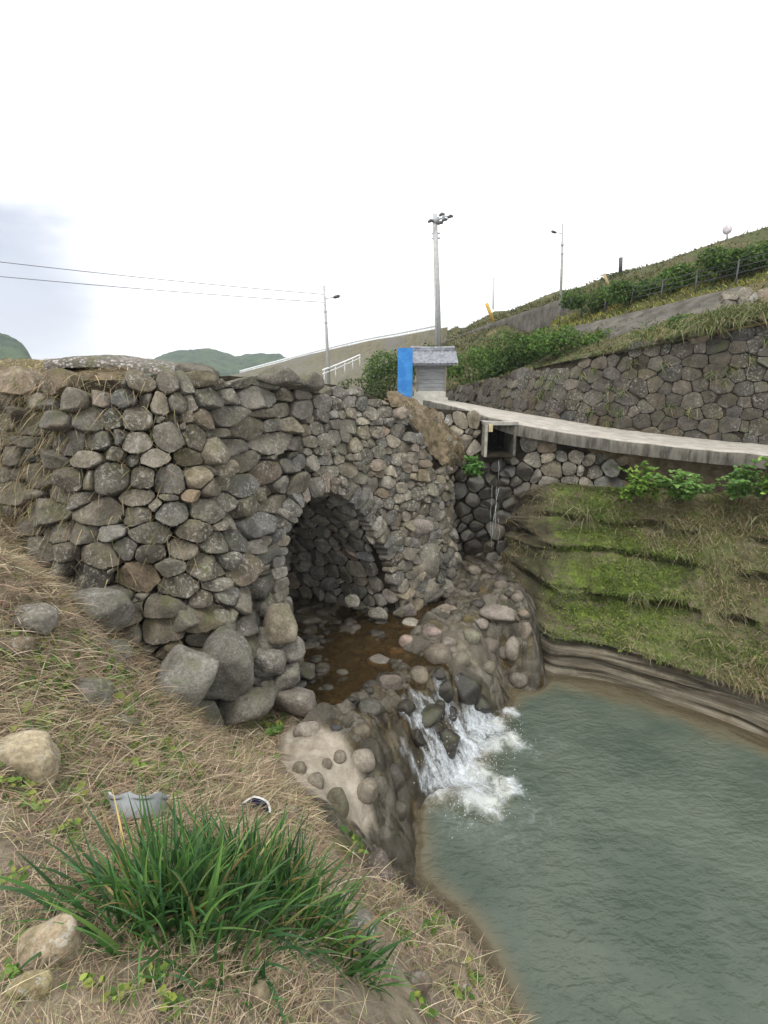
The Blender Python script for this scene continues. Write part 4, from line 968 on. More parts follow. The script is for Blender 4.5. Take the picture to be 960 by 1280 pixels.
hbush(620, 478, 60, 40, 17.5, 'low green bush between the two largest bushes above the retaining wall', 2200, .10)
hbush(745, 392, 60, 34, 18.6, 'leftmost dark bush of the upper hillside hedge', 2400, .10)
hbush(795, 379, 60, 36, 17.2, 'second bush from the left in the upper hillside hedge', 2400, .10)
hbush(845, 366, 60, 38, 16, 'middle bush of the upper hillside hedge', 2600, .095, GREEN+G2)
hbush(895, 353, 62, 42, 15, 'dark bush right of the middle in the upper hillside hedge', 2800, .09)
hbush(950, 338, 66, 46, 14, 'tall dark green bush at the right end of the upper hillside hedge', 3000, .09)
hbush(856, 410, 44, 24, 12.6, 'small dark green shrub among the tall grass over the retaining wall', 1800, .07)
hbush(800, 352, 70, 16, 27, 'scrub bush on the dark upper bank right of the black stake', 1500, .14, [(.035, .05, .02), (.055, .065, .028)], trunk=False)
# rough growth over the terraces, ridge and the wall top (uncountable)
def hill_scatter(name, n, f, L, w, cols, bend=.7):
    R_ = []
    while len(R_) < n:
        i = RNG.integers(0, len(hY)-1, n); j = RNG.integers(0, len(hw)-1, n); a = RNG.random((n, 2))
        P = np.stack([HX, HY, HZ], -1)
        p = P[i, j]*(1-a[:, :1])*(1-a[:, 1:])+P[i+1, j]*a[:, :1]*(1-a[:, 1:])+P[i, j+1]*(1-a[:, :1])*a[:, 1:]+P[i+1, j+1]*a[:, :1]*a[:, 1:]
        pr = f(p); p = p[RNG.random(n) < pr]; R_ += list(p)
    R_ = np.array(R_[:n]); d = unit(np.c_[RNG.normal(0, .5, (n, 2)), np.full(n, 1.0)]); k = np.clip(depth_v(R_)/14, .7, 3)
    V, Q, T = blades(R_-[0, 0, .03], d, RNG.uniform(.5, 1.2, n)*L*k**.5, w*k, bend, 3, tints=pal(n, cols, .25))
    tag(mk(name, V, Q, M['straw'], T), kind='stuff')
def depth_v(p): return p[:, 1]*CP+(CAMZ-p[:, 2])*SP
def proj(p):
    z = depth_v(p); yy = p[:, 1]*SP-(CAMZ-p[:, 2])*CP
    return 480+p[:, 0]/z*FPX, 640-yy/z*FPX
def f_all(p): x, y = proj(p); return np.where((x > 540) & (x < 1000), .35+.65*(fbm(p, 3, .5) > -.1), 0)
hill_scatter('hill_grass', 20000, f_all, .21, .028, [(.06, .065, .025), (.10, .095, .045), (.17, .13, .07), (.05, .07, .02), (.08, .10, .03)])
def f_yel(p):
    x, y = proj(p); yy = np.interp(x, [690, 722, 780, 850, 960, 1000], [412, 404, 389, 373, 346, 338]); return np.where((x > 690) & (np.abs(y-yy+4) < 9), 1, 0)
hill_scatter('yellow_grass', 7000, f_yel, .24, .022, [(.36, .32, .08), (.28, .28, .07), (.2, .23, .06)])
# long grass hanging over the wall top
us = RNG.uniform(WC.find((4.9, 11.3)), WC.find((7.6, 9.7)), 5200); cl = np.clip(fbm(np.stack([us, us*0, us*0], -1), 3, 1.4)+.35, 0, 1); us = us[RNG.random(len(us)) < cl+.15]; n = len(us)
rt = wsurf(np.stack([us, wtop(us)+.0, np.full(n, -.02)], -1)); nn = WC.nrm(us); back = RNG.random(n)**1.3*.75
rt[:, :2] -= nn*back[:, None]; rt[:, 2] += back*.45
d = unit(np.c_[nn*RNG.uniform(-.1, .9, (n, 1))+RNG.normal(0, .3, (n, 2)), RNG.uniform(.5, 1.2, n)])
V, Q, T = blades(rt, d, RNG.uniform(.25, .6, n), .014, RNG.uniform(.9, 1.9, n), 5, tints=pal(n, [(.10, .14, .035), (.13, .17, .05), (.22, .19, .10), (.07, .11, .03), (.28, .24, .14)], .2))
tag(mk('hanging_grass', V, Q, M['straw'], T), kind='stuff')
for (px, py) in ((752, 470), (864, 470), (900, 455), (725, 510), (570+160, 512)):
    pass
# little weeds along the wall foot and ferns sprouting from joints
def wall_tufts(name, lst, surf, n, L, cols, w=.01):
    VV_ = MB()
    for (u, z) in lst:
        rt = surf(np.stack([u+RNG.normal(0, .05, n), z+RNG.normal(0, .04, n), np.full(n, .03)], -1)); d = unit(RNG.normal(size=(n, 3))*.6+np.array([-.2, -.9, .3]))
        VV_.add(*blades(rt, d, RNG.uniform(.4, 1.1, n)*L, w, 1.4, 4, tints=pal(n, cols)))
    tag(VV_.build(name, M['straw']), kind='stuff')
wall_tufts('wall_weeds', [(RNG.uniform(4, WC.L-1.5), 0) for _ in range(0)]+[(u, float(wtop(u))-RNG.uniform(.1, 1.6)) for u in RNG.uniform(WC.find((3.4, 13.2)), WC.find((8, 9.4)), 26)], wsurf, 26, .2, [(.12, .16, .05), (.26, .23, .13), (.08, .12, .03)])

# ------------------------------------------------------------------ dry straw and weeds on the near bank
def soil_pts(n, near=2.0):
    out = []
    while len(out) < n:
        x = RNG.uniform(-4.6, 1.2, 4*n); y = .55+RNG.random(4*n)**1.5*6.2
        z, so, pa = ground_parts(x, y); p = np.stack([x, y, z], -1); px, py = proj(p)
        cov = fbm(p, 3, 1.1)
        keep = (so > .75) & (px > -60) & (px < 700) & (py < 1330) & (RNG.random(4*n) < np.clip(.55+cov*1.3, .12, 1)*np.where(px > 400, .22, 1)*np.where((px > 260) & (py < 960) & (py > 900), .4, 1))
        out += list(p[keep])
    out = np.array(out); RNG.shuffle(out); return out[:n]
n = 62000; P = soil_pts(n); lie = RNG.uniform(0, 2*math.pi, n)
d = unit(np.stack([np.cos(lie), np.sin(lie), RNG.exponential(.28, n)+.03], -1)); kd = np.clip(depth_v(P)/2.2, .7, 2)
V, Q, T = blades(P+[0, 0, .012], d, RNG.uniform(.04, .19, n)*kd**.5, .0030*kd, RNG.uniform(0, 1.3, n), 4,
   tints=pal(n, [(.44, .36, .25), (.36, .285, .195), (.25, .19, .13), (.56, .48, .35), (.15, .11, .08), (.34, .24, .18), (.20, .22, .09), (.30, .225, .165)], .2))
tag(mk('dry_grass', V, Q, M['straw'], T), kind='stuff')
nl = 2600; P = soil_pts(nl)+[0, 0, .02]; kl = np.clip(depth_v(P)/2.2, .7, 2); N = unit(np.c_[RNG.normal(0, .5, (nl, 2)), np.ones(nl)])
V, Q, T = leaves(P, N, RNG.uniform(.012, .034, nl)*kl, pal(nl, [(.24, .15, .085), (.16, .10, .06), (.33, .24, .14), (.11, .075, .045), (.2, .17, .07)], .25), .6)
tag(mk('leaf_litter', V, Q, M['straw'], T), kind='stuff')
# green sprigs
mbg = MB()
cl = [(80,848),(150,842),(190,884),(55,830),(20,1105),(90,1045),(130,1012),(262,860),(300,835),(240,905),(40,660),(15,640),(60,705),(20,1230),(110,1240),(330,900),(345,915),(300,870),(200,975),(215,950),
      (480,1152),(545,1150),(540,1165),(575,1240),(590,1225),(500,1170),(450,1060),(70,870),(170,930),(120,920),(280,940),(240,965),(90,960),(30,990),(150,1255),(215,1262),(260,905),(195,1230),(40,1180),(525,1262)]
for i, (px, py) in enumerate(cl+[tuple(RNG.uniform((0, 800), (330, 1010))) for _ in range(170)]):
    c = hit(px, py); k = depth(c)/FPX; n = int(RNG.integers(10, 30)) if i < len(cl) else int(RNG.integers(3, 9)); rr = RNG.uniform(10, 24)*k
    p = c+np.c_[RNG.normal(0, rr*.5, (n, 2)), RNG.uniform(.01, .06, n)]; p[:, 2] += ground_parts(p[:, 0], p[:, 1])[0]-c[2]
    N = unit(np.c_[RNG.normal(0, .45, (n, 2)), np.ones(n)]+[0, -.3, 0])
    mbg.add(*leaves(p, N, RNG.uniform(.7, 1.4, n)*k*10, pal(n, [(.10, .19, .04), (.18, .28, .06), (.26, .32, .07), (.08, .15, .035)], .2), .65))
tag(mbg.build('weeds', M['leaf']), kind='stuff')
# dry grass and weeds on the bridge top, mound and in the wall joints
n = 9000; i = RNG.integers(0, DK.shape[0]-1, n); j = (RNG.random(n)**2*(DK.shape[1]-2)).astype(int)
P = DK[i, j]+(DK[i+1, j+1]-DK[i, j])*RNG.random((n, 1)); lie = RNG.uniform(0, 6.28, n); d = unit(np.stack([np.cos(lie), np.sin(lie)-.25, RNG.uniform(.0, .9, n)], -1))
ux = proj(P)[0]; kp = RNG.random(n) < np.where(ux < 240, 1, np.where(ux < 420, .35, .15)); P, d = P[kp], d[kp]; n = len(P)
mbd = MB(); mbd.add(*blades(P, d, RNG.uniform(.06, .2, n), .008, .6, 3, tints=pal(n, [(.36, .29, .17), (.28, .21, .12), (.18, .14, .08), (.13, .14, .05), (.42, .35, .22)], .2)))
nl = 15000; u = RNG.uniform(.6, uW-.2, nl); z = RNG.uniform(2.4, 5.05, nl); kp = RNG.random(nl) < np.clip(.9*ss(uW-1.6, uW-3.2, u)*ss(2.6, 4.6, z+.5*fbm(np.stack([u, z, u*0], -1), 3, 1.3))+.10, 0, 1); u, z = u[kp], z[kp]; nl = len(u)
rt = bsurf(np.stack([u, z, np.full(nl, .03)], -1)); d = unit(RNG.normal(size=(nl, 3))*.55+np.array([0, -.5, -.1]))
mbd.add(*blades(rt, d, RNG.uniform(.06, .28, nl), .008, 1.1, 3, tints=pal(nl, [(.36, .29, .18), (.28, .22, .13), (.2, .15, .09), (.15, .15, .06)], .2)))
n = 1100; P = ES[RNG.integers(0, 90, n), RNG.integers(0, 70, n)]+RNG.normal(0, .03, (n, 3)); d = unit(RNG.normal(size=(n, 3))*.6+[-.1, -.5, .5])
mbd.add(*blades(P, d, RNG.uniform(.04, .12, n), .007, .8, 3, tints=pal(n, [(.36, .29, .18), (.28, .22, .13), (.2, .15, .09), (.15, .16, .06), (.10, .13, .04)], .2)))
n = 1300; u = RNG.uniform(1.5, uB+1.2, n); z = RNG.uniform(1.8, 4.9, n); kp = ~np.array([inside(a_, b_, .3) for a_, b_ in zip(u, z)]) & (z < topz(u)) & (fbm(np.stack([u, z, u*0], -1), 3, 2.2) > .12); u, z = u[kp], z[kp]; n = len(u)
rt = bsurf(np.stack([u, z, np.full(n, .02)], -1)); d = unit(RNG.normal(size=(n, 3))*.6+np.array([0, -.6, .1]))
mbd.add(*blades(rt, d, RNG.uniform(.05, .16, n), .007, 1.2, 3, tints=pal(n, [(.3, .25, .15), (.2, .16, .1), (.11, .14, .05), (.08, .11, .035)], .2)))
tag(mbd.build('bridge_dry_grass', M['straw']), kind='stuff')

for k in range(16):
    p = ES[RNG.integers(4, 80), RNG.integers(12, 66)]; r = RNG.uniform(.03, .075); rock('rubble_stone', p+[0, .01, -.01], (r, r*.8, r*.7), 'stone', 'small rubble stone on the earth slope between bridge and drain', 'stone', 'rubble on the earth slope', stone_tint(1.1), 3, facets=12, lo=.65, box=1)
# ------------------------------------------------------------------ right bank: moss fuzz, dry tufts
pj = VV.reshape(-1, 3); cand = np.where((pj[:, 2] > .66) & (pj[:, 2] < 2.98))[0]; n = 110000; ii = RNG.choice(cand, n); P = pj[ii]+RNG.normal(0, .015, (n, 3)); q = info.reshape(-1, 3)[ii]
cov = fbm(P, 4, 1.4); kp = RNG.random(n) < np.clip(.55+1.6*cov, .06, 1)*(1-.8*q[:, 1]); P, q, cov = P[kp], q[kp], cov[kp]; n = len(P)
gsh = np.clip(q[:, 2]*1.2+.42+fbm(P+40, 3, .8)*.9, 0, 1); isg = RNG.random(n) < gsh
T = np.where(isg[:, None], pal(n, [(.095, .15, .032), (.13, .19, .038), (.07, .105, .024), (.17, .22, .05)], .2), pal(n, [(.29, .235, .14), (.19, .15, .085), (.40, .335, .22), (.13, .11, .055)], .2))
d = unit(np.c_[RNG.normal(0, .5, (n, 2))+[-.1, -.55], RNG.uniform(.1, .9, n)])
mbr = MB(); mbr.add(*blades(P, d, np.where(isg, RNG.uniform(.02, .09, n), RNG.uniform(.05, .2, n)), np.where(isg, .010, .007), 1.1, 3, tints=T))
for (px, py, k, L) in [(700,625,60,.3),(730,640,60,.3),(760,640,50,.28),(800,700,60,.3),(835,650,70,.34),(880,660,80,.34),(900,690,60,.3),(930,640,70,.32),(955,700,60,.3),(770,690,60,.28),(850,740,60,.28),(910,760,50,.26),(740,650,50,.25),(690,690,30,.2),(800,745,50,.24),(880,800,40,.25),(925,830,50,.3),(955,650,60,.3),(860,690,60,.3),(820,670,60,.3)]:
    dd = np.abs(proj(pj)[0]-px)+np.abs(proj(pj)[1]-py); c = pj[np.argmin(np.where(pj[:, 2] > .6, dd, 1e9))]
    rt = c+RNG.normal(0, .12, (k, 3))*[1, .5, .5]; d = unit(RNG.normal(size=(k, 3))*.5+[-.15, -.6, .5])
    mbr.add(*blades(rt, d, RNG.uniform(.4, 1.1, k)*L, .006, RNG.uniform(.8, 2, k), 5, tints=pal(k, [(.38, .33, .22), (.28, .24, .15), (.2, .2, .1), (.13, .15, .05)], .2)))
ii = RNG.choice(cand, 40000); P = pj[ii]+RNG.normal(0, .02, (40000, 3))+[0, -.015, .015]; q = info.reshape(-1, 3)[ii]; kp = RNG.random(40000) < np.clip(-.05+q[:, 2]*.7+1.5*fbm(P+11, 4, 1.1), .02, 1)*(1-.9*q[:, 1]); P, q = P[kp], q[kp]; n = len(P)
mbr.add(*leaves(P, unit(RNG.normal(size=(n, 3))*.6+[-.1, -.6, .8]), RNG.uniform(.018, .045, n), pal(n, [(.09, .125, .02), (.13, .165, .03), (.06, .09, .02), (.17, .2, .035)], .25), .7))
tag(mbr.build('bank_grass', M['straw']), kind='stuff')
# leafy plants in a row under the lane
def leafy(px, py, Y, w, h, n, label, cols):
    c = at(px, py, Y=Y); k = depth(c)/FPX; e = empty('leafy_plant', c); tag(e, label, 'plant', 'leafy plants on the ledge under the lane'); mb = MB(); ml = MB()
    for s_i in range(n):
        tip = c+np.array([RNG.normal(0, w*k*.3), RNG.uniform(-.35, .05), RNG.uniform(.35, 1)*h*k]); rt = c+np.array([RNG.normal(0, w*k*.15), RNG.uniform(-.05, .1), -.1])
        mid = (rt+tip)/2+[0, -.05, .06]; mb.tube([rt, mid, tip], [.008, .006, .003], 5)
        for f in np.linspace(.35, 1, 6):
            p0 = rt*(1-f)**2+2*mid*f*(1-f)+tip*f*f
            for q in range(3):
                dr = unit(RNG.normal(size=3)*[1, 1, .35]); m_ = 5
                P = p0+dr*np.linspace(.02, .13, m_)[:, None]*RNG.uniform(.6, 1.2); N = unit(np.array([0, -.35, 1.0])+.35*RNG.normal(size=(m_, 3)))
                ml.add(*leaves(P, N, RNG.uniform(.055, .10, m_), pal(m_, cols, .15), .6))
    ml.build('foliage', M['leaf'], e); mb.build('stem', M['bark'], e)
LG = [(.12, .22, .035), (.17, .29, .05), (.09, .17, .03), (.22, .33, .06)]
leafy(790, 622, 9.15, 60, 44, 13, 'leafy green plant directly right of the cobble wall under the lane', LG)
leafy(848, 622, 8.85, 66, 36, 14, 'broad pale green plant in the middle of the row under the lane', [(.13, .24, .06), (.19, .31, .09), (.1, .2, .05)])
leafy(922, 624, 8.45, 46, 50, 9, 'upright green plant near the right edge under the lane', [(.08, .17, .045), (.13, .24, .06)])
leafy(962, 618, 8.1, 40, 50, 9, 'leafy plant at the very right edge under the lane', LG)
leafy(590, 592, 9.9, 26, 22, 5, 'small green fern left of the drain outlet on the earth slope', [(.06, .15, .03), (.1, .22, .05)])

# ------------------------------------------------------------------ strap-leaved clumps in the foreground
def clump(px, py, rad, n, L, label, lean=(0, 0)):
    c = hit(px, py); rt = c+np.c_[RNG.normal(0, rad, (n, 2))*[1.25, .8], np.zeros(n)]; rt[:, 2] = ground_parts(rt[:, 0], rt[:, 1])[0]-.02
    a = RNG.uniform(0, 6.28, n); s = np.abs(RNG.normal(0, .22, n))+.03
    rad_d = (rt-c)[:, :2]/rad*.17; d = unit(np.c_[np.cos(a)*s+rad_d[:, 0]+lean[0], np.sin(a)*s+rad_d[:, 1]+lean[1], np.ones(n)])
    Ls = RNG.uniform(.55, 1.05, n)*L; T = pal(n, [(.045, .12, .035), (.07, .165, .045), (.035, .09, .035), (.12, .22, .065), (.065, .14, .06)], .2)
    dry = RNG.random(n) < .08; T[dry] = pal(dry.sum(), [(.36, .28, .13), (.3, .2, .1)])
    mb = MB(); V, Q, Tt = blades(rt, d, Ls, RNG.uniform(.010, .0175, n), RNG.uniform(.15, 1.1, n), 9, tints=T)
    # pale cut tips on some leaves
    Tt = Tt.reshape(n, 10, 2, 3); ct = RNG.random(n) < .12; Tt[ct, 9:] = (.40, .34, .16); mb.add(V, Q, Tt.reshape(-1, 3))
    return tag(mb.build('strap_leaf_clump', M['leaf']), label, 'plant')
clump(222, 1150, .125, 480, .56, 'largest clump of long dark green strap leaves in the left foreground', (.02, .05))
clump(330, 1130, .14, 640, .50, 'dense clump of upright green strap leaves with dry tips in the centre foreground', (.05, .05))
clump(430, 1195, .07, 110, .32, 'small sparse clump of strap leaves at the bank edge right of the big clumps', (.15, -.1))
clump(285, 1225, .07, 50, .26, 'thin tuft of strap leaves among straw below the dense clump', (0, -.2))
for (px, py, w, h, lab, tn) in [(25, 938, 100, 66, 'large pale flat boulder at the left edge of the bank', (.36, .31, .22)), (62, 1180, 88, 78, 'pale brown stone half hidden by the strap leaves', (.34, .28, .20)),
     (326, 1248, 52, 58, 'tan stone under the small tuft of strap leaves', (.30, .24, .18)), (30, 1235, 56, 40, 'small yellowish stone at the lower left corner', (.30, .26, .15)),
     (440, 1150, 92, 66, 'flat grey rock at the edge of the bank right of the strap leaves', (.27, .25, .225)), (470, 1076, 50, 34, 'dark brown wedge of stone beside the pool edge', (.15, .12, .115)),
     (340, 952, 32, 26, 'small brown stone beside the pale rock shelf', (.2, .17, .13)), (362, 1010, 30, 44, 'narrow tan stone right of the broken white pot', (.25, .23, .18)), (110, 862, 60, 46, 'dark stone sunk in dry grass below the wall', (.17, .165, .15)),
     (30, 762, 76, 46, 'grey stone half buried in the bank at the left', (.19, .18, .16)), (560, 1215, 50, 34, 'rounded earthy stone on the lower bank by the pool', (.21, .17, .13)), (520, 1225, 40, 32, 'small muddy stone on the lower bank', (.2, .17, .14)),
     (150, 900, 44, 26, 'small grey stone among straw in the middle of the bank', (.2, .19, .17)), (10, 800, 50, 40, 'brown stone in the straw at the left edge', (.23, .19, .14))]:
    prock(px, py, w, h, label=lab, tint=tn, sink=.55, facets=14, lo=.64, box=1.6, rough=.07)
# broken crockery behind the clumps
M['glaze'] = simple('grey white glaze', (.31, .33, .35), .35, .12, 9, .5, .03)
M['glaze_in'] = simple('dark blue glaze', (.035, .04, .10), .25, .2, 9, .5, .02)
M['rimw'] = simple('chipped pale rim', (.50, .49, .46), .5, .2, 30)
def shell(name, c, r, h, a0, a1, label, cat, lean, thick=.014, outer=None):
    n = 40; m_ = 12; th = np.linspace(a0, a1, n); e = empty(name, c); tag(e, label, cat)
    V = []
    for rr in (r, r-thick):
        for f in np.linspace(0, 1, m_):
            jag = h*(f-.0)*(1-.18*np.abs(np.sin(th*3.1+1))*(f > .8)); q = np.stack([np.cos(th)*rr*(.80+.2*f), np.sin(th)*rr*(.80+.2*f), jag], -1); V.append(q)
    V = np.array(V); Ry = np.array([[1, 0, 0], [0, math.cos(lean), -math.sin(lean)], [0, math.sin(lean), math.cos(lean)]])
    V = V@Ry.T+c
    mk('outer_glaze', V[:m_].reshape(-1, 3), gridF(m_, n), outer or M['glaze'], np.ones((m_*n, 3)), e)
    mk('inner_glaze', V[m_:].reshape(-1, 3), gridF(m_, n)[:, ::-1], M['glaze_in'] if outer is None else outer, np.ones((m_*n, 3)), e)
    rim = np.stack([V[m_-1], V[2*m_-1]]).reshape(-1, 3); mk('rim', rim+[0, 0, .001], gridF(2, n), M['rimw'], np.ones((2*n, 3)), e)
c = hit(166, 1022); shell('broken_basin', c+[0, .02, -.03], .17, .13, math.pi*.95, math.pi*2.05, 'curved grey white piece of a broken basin behind the largest leaf clump', 'basin', -.75, .016, M['glaze'])
c = hit(318, 1022); shell('broken_pot', c+[0, .0, -.02], .12, .085, .1, math.pi*.98, 'broken white pot with a dark blue inside behind the dense leaf clump', 'pot', .35)
c = hit(632, 1244); mb = MB(); mb.tube([c+[-.16, .05, .03], c+[0, 0, .035], c+[.07, -.02, .03]], [.03, .032, .028], 10); o = mb.build('clay_pipe', simple('red clay', (.24, .10, .07), .8)); tag(o, 'short reddish clay pipe end lying at the water edge', 'pipe')
c = hit(502, 1110); V, F = rock_verts((.025, .02, .03), 2); o = mk('paper_scrap', V*[1, .5, 1]+c+[0, 0, .02], F, simple('white litter', (.75, .73, .72), .7), np.ones((len(V), 3))); tag(o, 'tiny white scrap of litter on the mud by the pool', 'litter')
c = hit(400, 1072); mb = MB(); mb.tube([c+[-.05, 0, .01], c+[.02, .01, .03], c+[.3, .05, .05]], .006, 5); o = None

# ================================================================== STONES IN THE STREAM AND CASCADE
def cob(px, py, w, h, label, tn, group=None, m='cobble', dz=0.0, roll=0.0, cat='stone', name='cobble', sub=3):
    c = hit(px, py+h*.3); k = depth(c)/FPX; w2, h2 = w*k/2, h*k/2
    rock(name, c+[0, w2*.2, h2*(.25 if m == 'stone_wet' or name == 'rock' else -.12)+dz], (w2, w2*.75+h2*.2, h2*1.0), m, label, cat, group, np.array(tn), sub, rot=(RNG.uniform(-.15, .15), roll, RNG.uniform(-.5, .5)), facets=14 if m == 'stone_wet' else 9, lo=.6 if m == 'stone_wet' else .76, rough=.08 if m == 'stone_wet' else .045, box=.5)
GY_, BR, DK_ = (.24, .22, .205), (.22, .18, .145), (.075, .068, .06)
for a in [(625,761,52,20,'large flat grey cobble on the bed in front of the small waterfall',GY_), (641,800,20,34,'upright lozenge cobble standing out of the right rock dome',(.27,.25,.23)), (612,800,20,20,'round grey cobble in the middle of the right rock dome',GY_),
  (649,846,24,18,'dark round stone at the pool edge under the right rock dome',(.16,.15,.135)), (632,814,18,16,'small dark cobble below the upright lozenge cobble',(.2,.18,.17)), (560,800,22,18,'grey cobble at the left of the right rock dome',GY_),
  (509,797,22,16,'pale pink cobble at the edge of the brown shallows',(.34,.27,.25)), (541,789,26,16,'flat pinkish cobble above the cascade crest',(.28,.23,.22)), (560,760,32,12,'long flat cobble at the foot of the bridge pier',(.26,.23,.2)),
  (515,778,26,10,'flat pale cobble nearest the bridge pier corner',(.36,.35,.32)), (600,776,22,14,'grey cobble behind the right rock dome',GY_), (657,782,14,26,'thin tilted cobble beside the layered bank',(.26,.23,.2)), (655,766,16,12,'small brown cobble by the layered bank',BR),
  (590,790,26,20,'greenish cobble sunk in the right rock dome',(.19,.19,.15)), (578,820,24,18,'low worn cobble in the right rock dome near the cascade',(.18,.17,.14)), (610,830,20,16,'worn cobble low on the right rock dome',(.18,.17,.14)),
  (383,909,34,20,'pale rounded stone at the corner of the bridge foot',(.29,.27,.25)), (456,985,36,26,'grey flat stone on the rim of the pale rock shelf',(.23,.21,.18)), (452,945,34,28,'pale topped stone above the cascade on the left',(.30,.28,.25)), (421,996,30,46,'olive oval stone embedded in the pale rock shelf',(.14,.135,.095)),
  (394,973,22,22,'grey oval stone embedded in the pale rock shelf',(.2,.185,.155)), (374,958,18,24,'brown oval stone at the left of the pale rock shelf',(.21,.19,.155)), (408,952,14,14,'smallest stone embedded in the pale rock shelf',(.2,.18,.15)),
  (424,945,18,16,'round stone at the top of the pale rock shelf',(.22,.2,.17)), (493,962,28,36,'black wet boulder left of the cascade',DK_), (499,1008,22,26,'black wet stone below the black boulder left of the cascade',(.09,.085,.07)), (462,880,32,18,'dark wet stone on the crest left of the cascade',(.10,.10,.095)),
  (421,909,15,12,'small bluish black stone in the shallows',(.06,.065,.075)), (476,826,36,16,'broad flat stone in the shallows above the crest',(.2,.185,.175)), (486,850,34,20,'sloping grey stone on the crest above the cascade',(.17,.15,.135)),
  (497,812,24,14,'flat brown stone in the shallows near the pink cobble',BR), (548,812,38,28,'broad greyish stone on the crest right of the shallows',(.19,.17,.145)), (522,838,30,28,'sloping brown stone at the head of the cascade',(.17,.15,.12)), (450,912,26,18,'worn stone between the shallows and the pale topped stone',(.17,.15,.12))]:
    cob(*a)
for a in [(560,921,38,38,'largest black boulder standing in the white cascade'), (532,893,50,28,'wet black rock splitting the upper cascade'), (580,860,44,40,'dark rounded rock at the top right of the cascade'), (556,862,24,30,'narrow black rock in the upper cascade'),
  (603,880,32,22,'black rock at the pool edge right of the cascade'), (508,885,26,24,'black rock at the left head of the cascade'), (546,884,22,32,'slim black rock in the middle of the cascade'), (565,892,20,24,'small black rock right of the middle of the cascade'), (522,925,20,28,'black rock low in the left arm of the cascade'), (548,842,22,16,'reddish dark stone at the cascade lip')]:
    cob(*a, DK_, None, 'stone_wet', -.01, RNG.uniform(-.4, .4), 'rock', 'wet_rock')
# many small half-drowned cobbles no one could tell apart
k_ = 0
while k_ < 60:
    px, py = RNG.uniform(375, 500), RNG.uniform(775, 880)
    if px > 470 and py > 820 or px < 395 and py < 795: continue
    cob(px, py, RNG.uniform(8, 20), RNG.uniform(5, 9), 'small dark cobble half drowned in the brown shallows before the arch', np.array(RNG.choice([.04, .055, .09]))*np.array([1.05, .97, .85]), 'half drowned cobbles in the shallows', dz=-.005, sub=2); k_ += 1
k_ = 0
while k_ < 36:
    px, py = RNG.uniform(560, 668), RNG.uniform(690, 775)
    if py < 725 and px < 585: continue
    cob(px, py, RNG.uniform(9, 22), RNG.uniform(7, 14), 'small damp cobble in the heap under the drain waterfall', np.array(RNG.choice([.06, .09, .13, .17]))*np.array([1.05, .95, .82]), 'cobbles heaped under the drain waterfall', sub=2); k_ += 1

# ================================================================== WATER
wx_ = np.arange(-.8, 9, .05); wy_ = np.arange(-1.5, 9.4, .05); WX, WY = np.meshgrid(wx_, wy_, indexing='ij')
gz = ground_parts(WX, WY)[0]
WP = np.stack([WX, WY, 0*WX], -1)
wob = np.stack([fbm(WP+k, 3, 3.0) for k in (0, 33)], -1)*.16
fm = np.zeros_like(WX)
for px, py, r, s in [(600,1000,.20,1.0),(585,968,.24,1.0),(560,955,.22,1),(628,985,.16,.9),(545,985,.2,.9),(620,1018,.12,.7),(640,925,.20,.8),(612,905,.2,1),(612,935,.18,.9),(600,880,.16,.8),(635,890,.10,.8),(665,945,.14,.35),(665,1010,.4,.30),(640,1045,.4,.28),(690,930,.35,.26),(600,1060,.3,.22),(720,1000,.5,.2),(590,990,.55,.5)]:
    c = at(px, py, z=0); dd = np.hypot(WX+wob[..., 0]-c[0], (WY+wob[..., 1]-c[1])); fm = np.maximum(fm, s*ss(2.3, .2, dd/r))
sh_ = ss(-.42, -.02, gz)
# a silty margin also follows the layered right bank
fo_d = np.min(np.hypot(WX[..., None]-fo.p[None, None, ::6, 0], WY[..., None]-fo.p[None, None, ::6, 1]), -1)
sh_ = np.maximum(sh_, ss(.75, .12, fo_d+wob[..., 0]))
calm = ss(.3, 2.2, np.hypot(WX-1.1, WY-5.4))
zw = .012*fbm(WP*np.array([1, 1.6, 1]), 3, 2.6)+fm*.05*np.abs(fbm(WP, 3, 7))
def pool_mat():
    g = NT('murky pool water'); s = g.sep(g.attr()); foam, shal = s[0], s[1]
    w1 = g.noise(5.5, 3, .5, scl=(1, 1.7, 1), dist=.35); w2 = g.noise(15, 3, .55, scl=(1, 1.5, 1), dist=.3); w3 = g.noise(.9, 4)
    nrm = g.bump(g.math('MULTIPLY', g.math('ADD', w1, g.math('MULTIPLY', w2, .38)), g.ramp(g.noise(.8, 3), .3, .7, .45, 1.2)), .6, .07)
    c = g.mix(g.ramp(w3, .35, .65), (.060, .080, .062), (.088, .107, .083))
    c = g.mix(g.math('MULTIPLY', shal, .85), c, (.15, .115, .065))
    p = g.pbr(c, .035, nrm, .5); g_p = p.node; g_p.inputs['IOR'].default_value = 1.33
    tr = g.n('BsdfTransparent'); mx = g.n('MixShader'); g.set(mx.inputs[0], g.math('MULTIPLY', g.ramp(shal, .6, 1.0), .45)); g.t.links.new(p, mx.inputs[1]); g.t.links.new(tr.outputs[0], mx.inputs[2])
    fn_ = g.math('ADD', g.math('MULTIPLY', g.noise(6, 6, .68, dist=1.2), .78), g.math('MULTIPLY', g.noise(28, 4, .7), .22))
    fa = g.ramp(g.math('ADD', fn_, g.math('MULTIPLY', foam, .46)), .58, 1.04)
    fa = g.math('MULTIPLY', fa, g.ramp(foam, .02, .85))
    w = g.pbr((.66, .70, .73), .6, g.bump(g.noise(25, 5, .7), .6, .03), .3)
    m2 = g.n('MixShader'); g.set(m2.inputs[0], fa); g.t.links.new(mx.outputs[0], m2.inputs[1]); g.t.links.new(w, m2.inputs[2])
    return g.done(m2.outputs[0])
